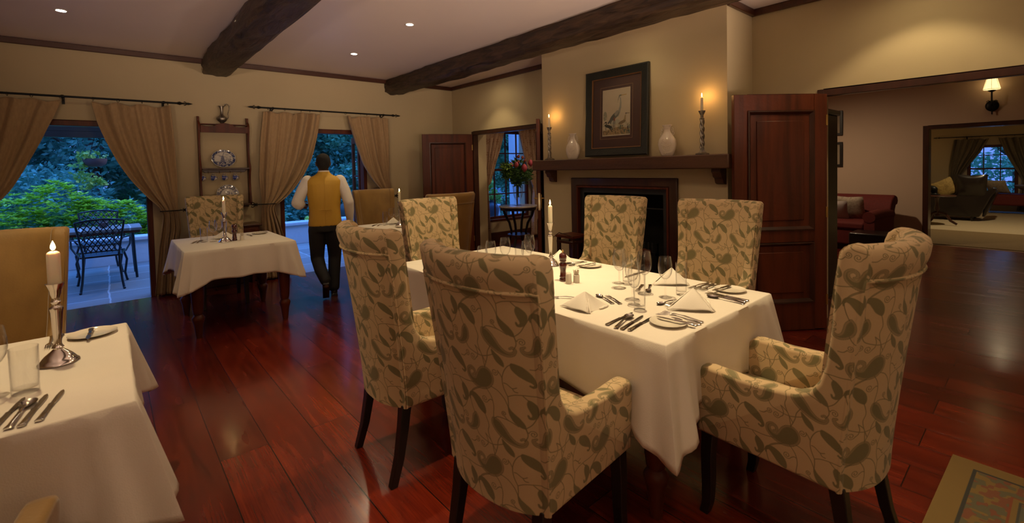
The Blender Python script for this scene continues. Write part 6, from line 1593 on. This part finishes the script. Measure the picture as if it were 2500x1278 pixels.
t = thing('mantel_shelf', 'small timber mantel end at the left of the far room', 'mantel shelf', (12.2, -4.02, 1.08)); MB().box(-.8, .8, -.55, -.0005, 0, .10).build('slab', 'mantel', t, bevel=.01); MB().box(.5, .6, -.42, -.0005, -.14, -.0005).build('corbel', 'mantel', t)
lamp('POINT', (12.6, -4.35, 1.75), 1.2, (1, .55, .2), shadow_soft_size=.02)
tree('trees outside the far room window', 17.2, -6.4, 5.5, 2.3, 'leaf_mid', 9000, .16, 71, low=.0)
struct('ground_far', MB().box(13.66, 30, -20, 4, -.9, -.25), M['garden_soil'] if 'garden_soil' in M else bpy.data.materials['garden_soil'], smooth=0)

# ------------------------------------------------------------------ persian rug at the lower right
def rug_img():
    h, wd = 700, 520; Y, X = np.mgrid[0:h, 0:wd]; X = X/wd*1.3; Y = Y/h*1.75; d = np.minimum(np.minimum(X, 1.3-X), np.minimum(Y, 1.75-Y))
    cream = np.array([.17, .11, .032]); rgb = np.ones((h, wd, 3))*cream; na = vnoise(X*2, Y*2, 17, 1); nb = vnoise(X*2+9, Y*2, 24, 2); nc_ = vnoise(X*2, Y*2+5, 11, 4)
    def p(m, c): rgb[m] = c
    b1 = (d > .085) & (d < .21); p(b1 & (na > .55), (.10, .09, .05)); p(b1 & (nb > .62), (.16, .06, .03)); p(np.abs(d-.085) < .006, (.035, .035, .03)); p(np.abs(d-.21) < .005, (.18, .05, .02))
    b2 = (d > .24) & (d < .50); p(b2 & (nc_ > .58), (.09, .09, .06)); p(b2 & (na > .62), (.13, .07, .04)); p(np.abs(d-.235) < .004, (.05, .05, .04)); p((np.abs(d-.51) < .006), (.04, .05, .05)); c3 = d > .52; p(c3 & (nc_ > .5), (.08, .07, .05)); p(c3 & (nb > .6), (.15, .05, .03))
    return to_image('rug_weave', rgb)
rm, _ = imgmat('woven_rug', rug_img(), (1, 1, 1), .95, box=False, coords='UV')
mb = MB().box(-1.75, 0, -1.3, 0, 0, .012); t = thing('oriental_rug', 'faded gold patterned oriental rug at the lower right corner', 'rug', (-1.625, -6.675, .0005), math.radians(-2))
o = mb.build('pile', rm, t, smooth=0); uvl = o.data.uv_layers.new(name='UVMap')
for lp in o.data.loops: v = o.data.vertices[lp.vertex_index].co; uvl.data[lp.index].uv = (-v.y/1.3, -v.x/1.75)
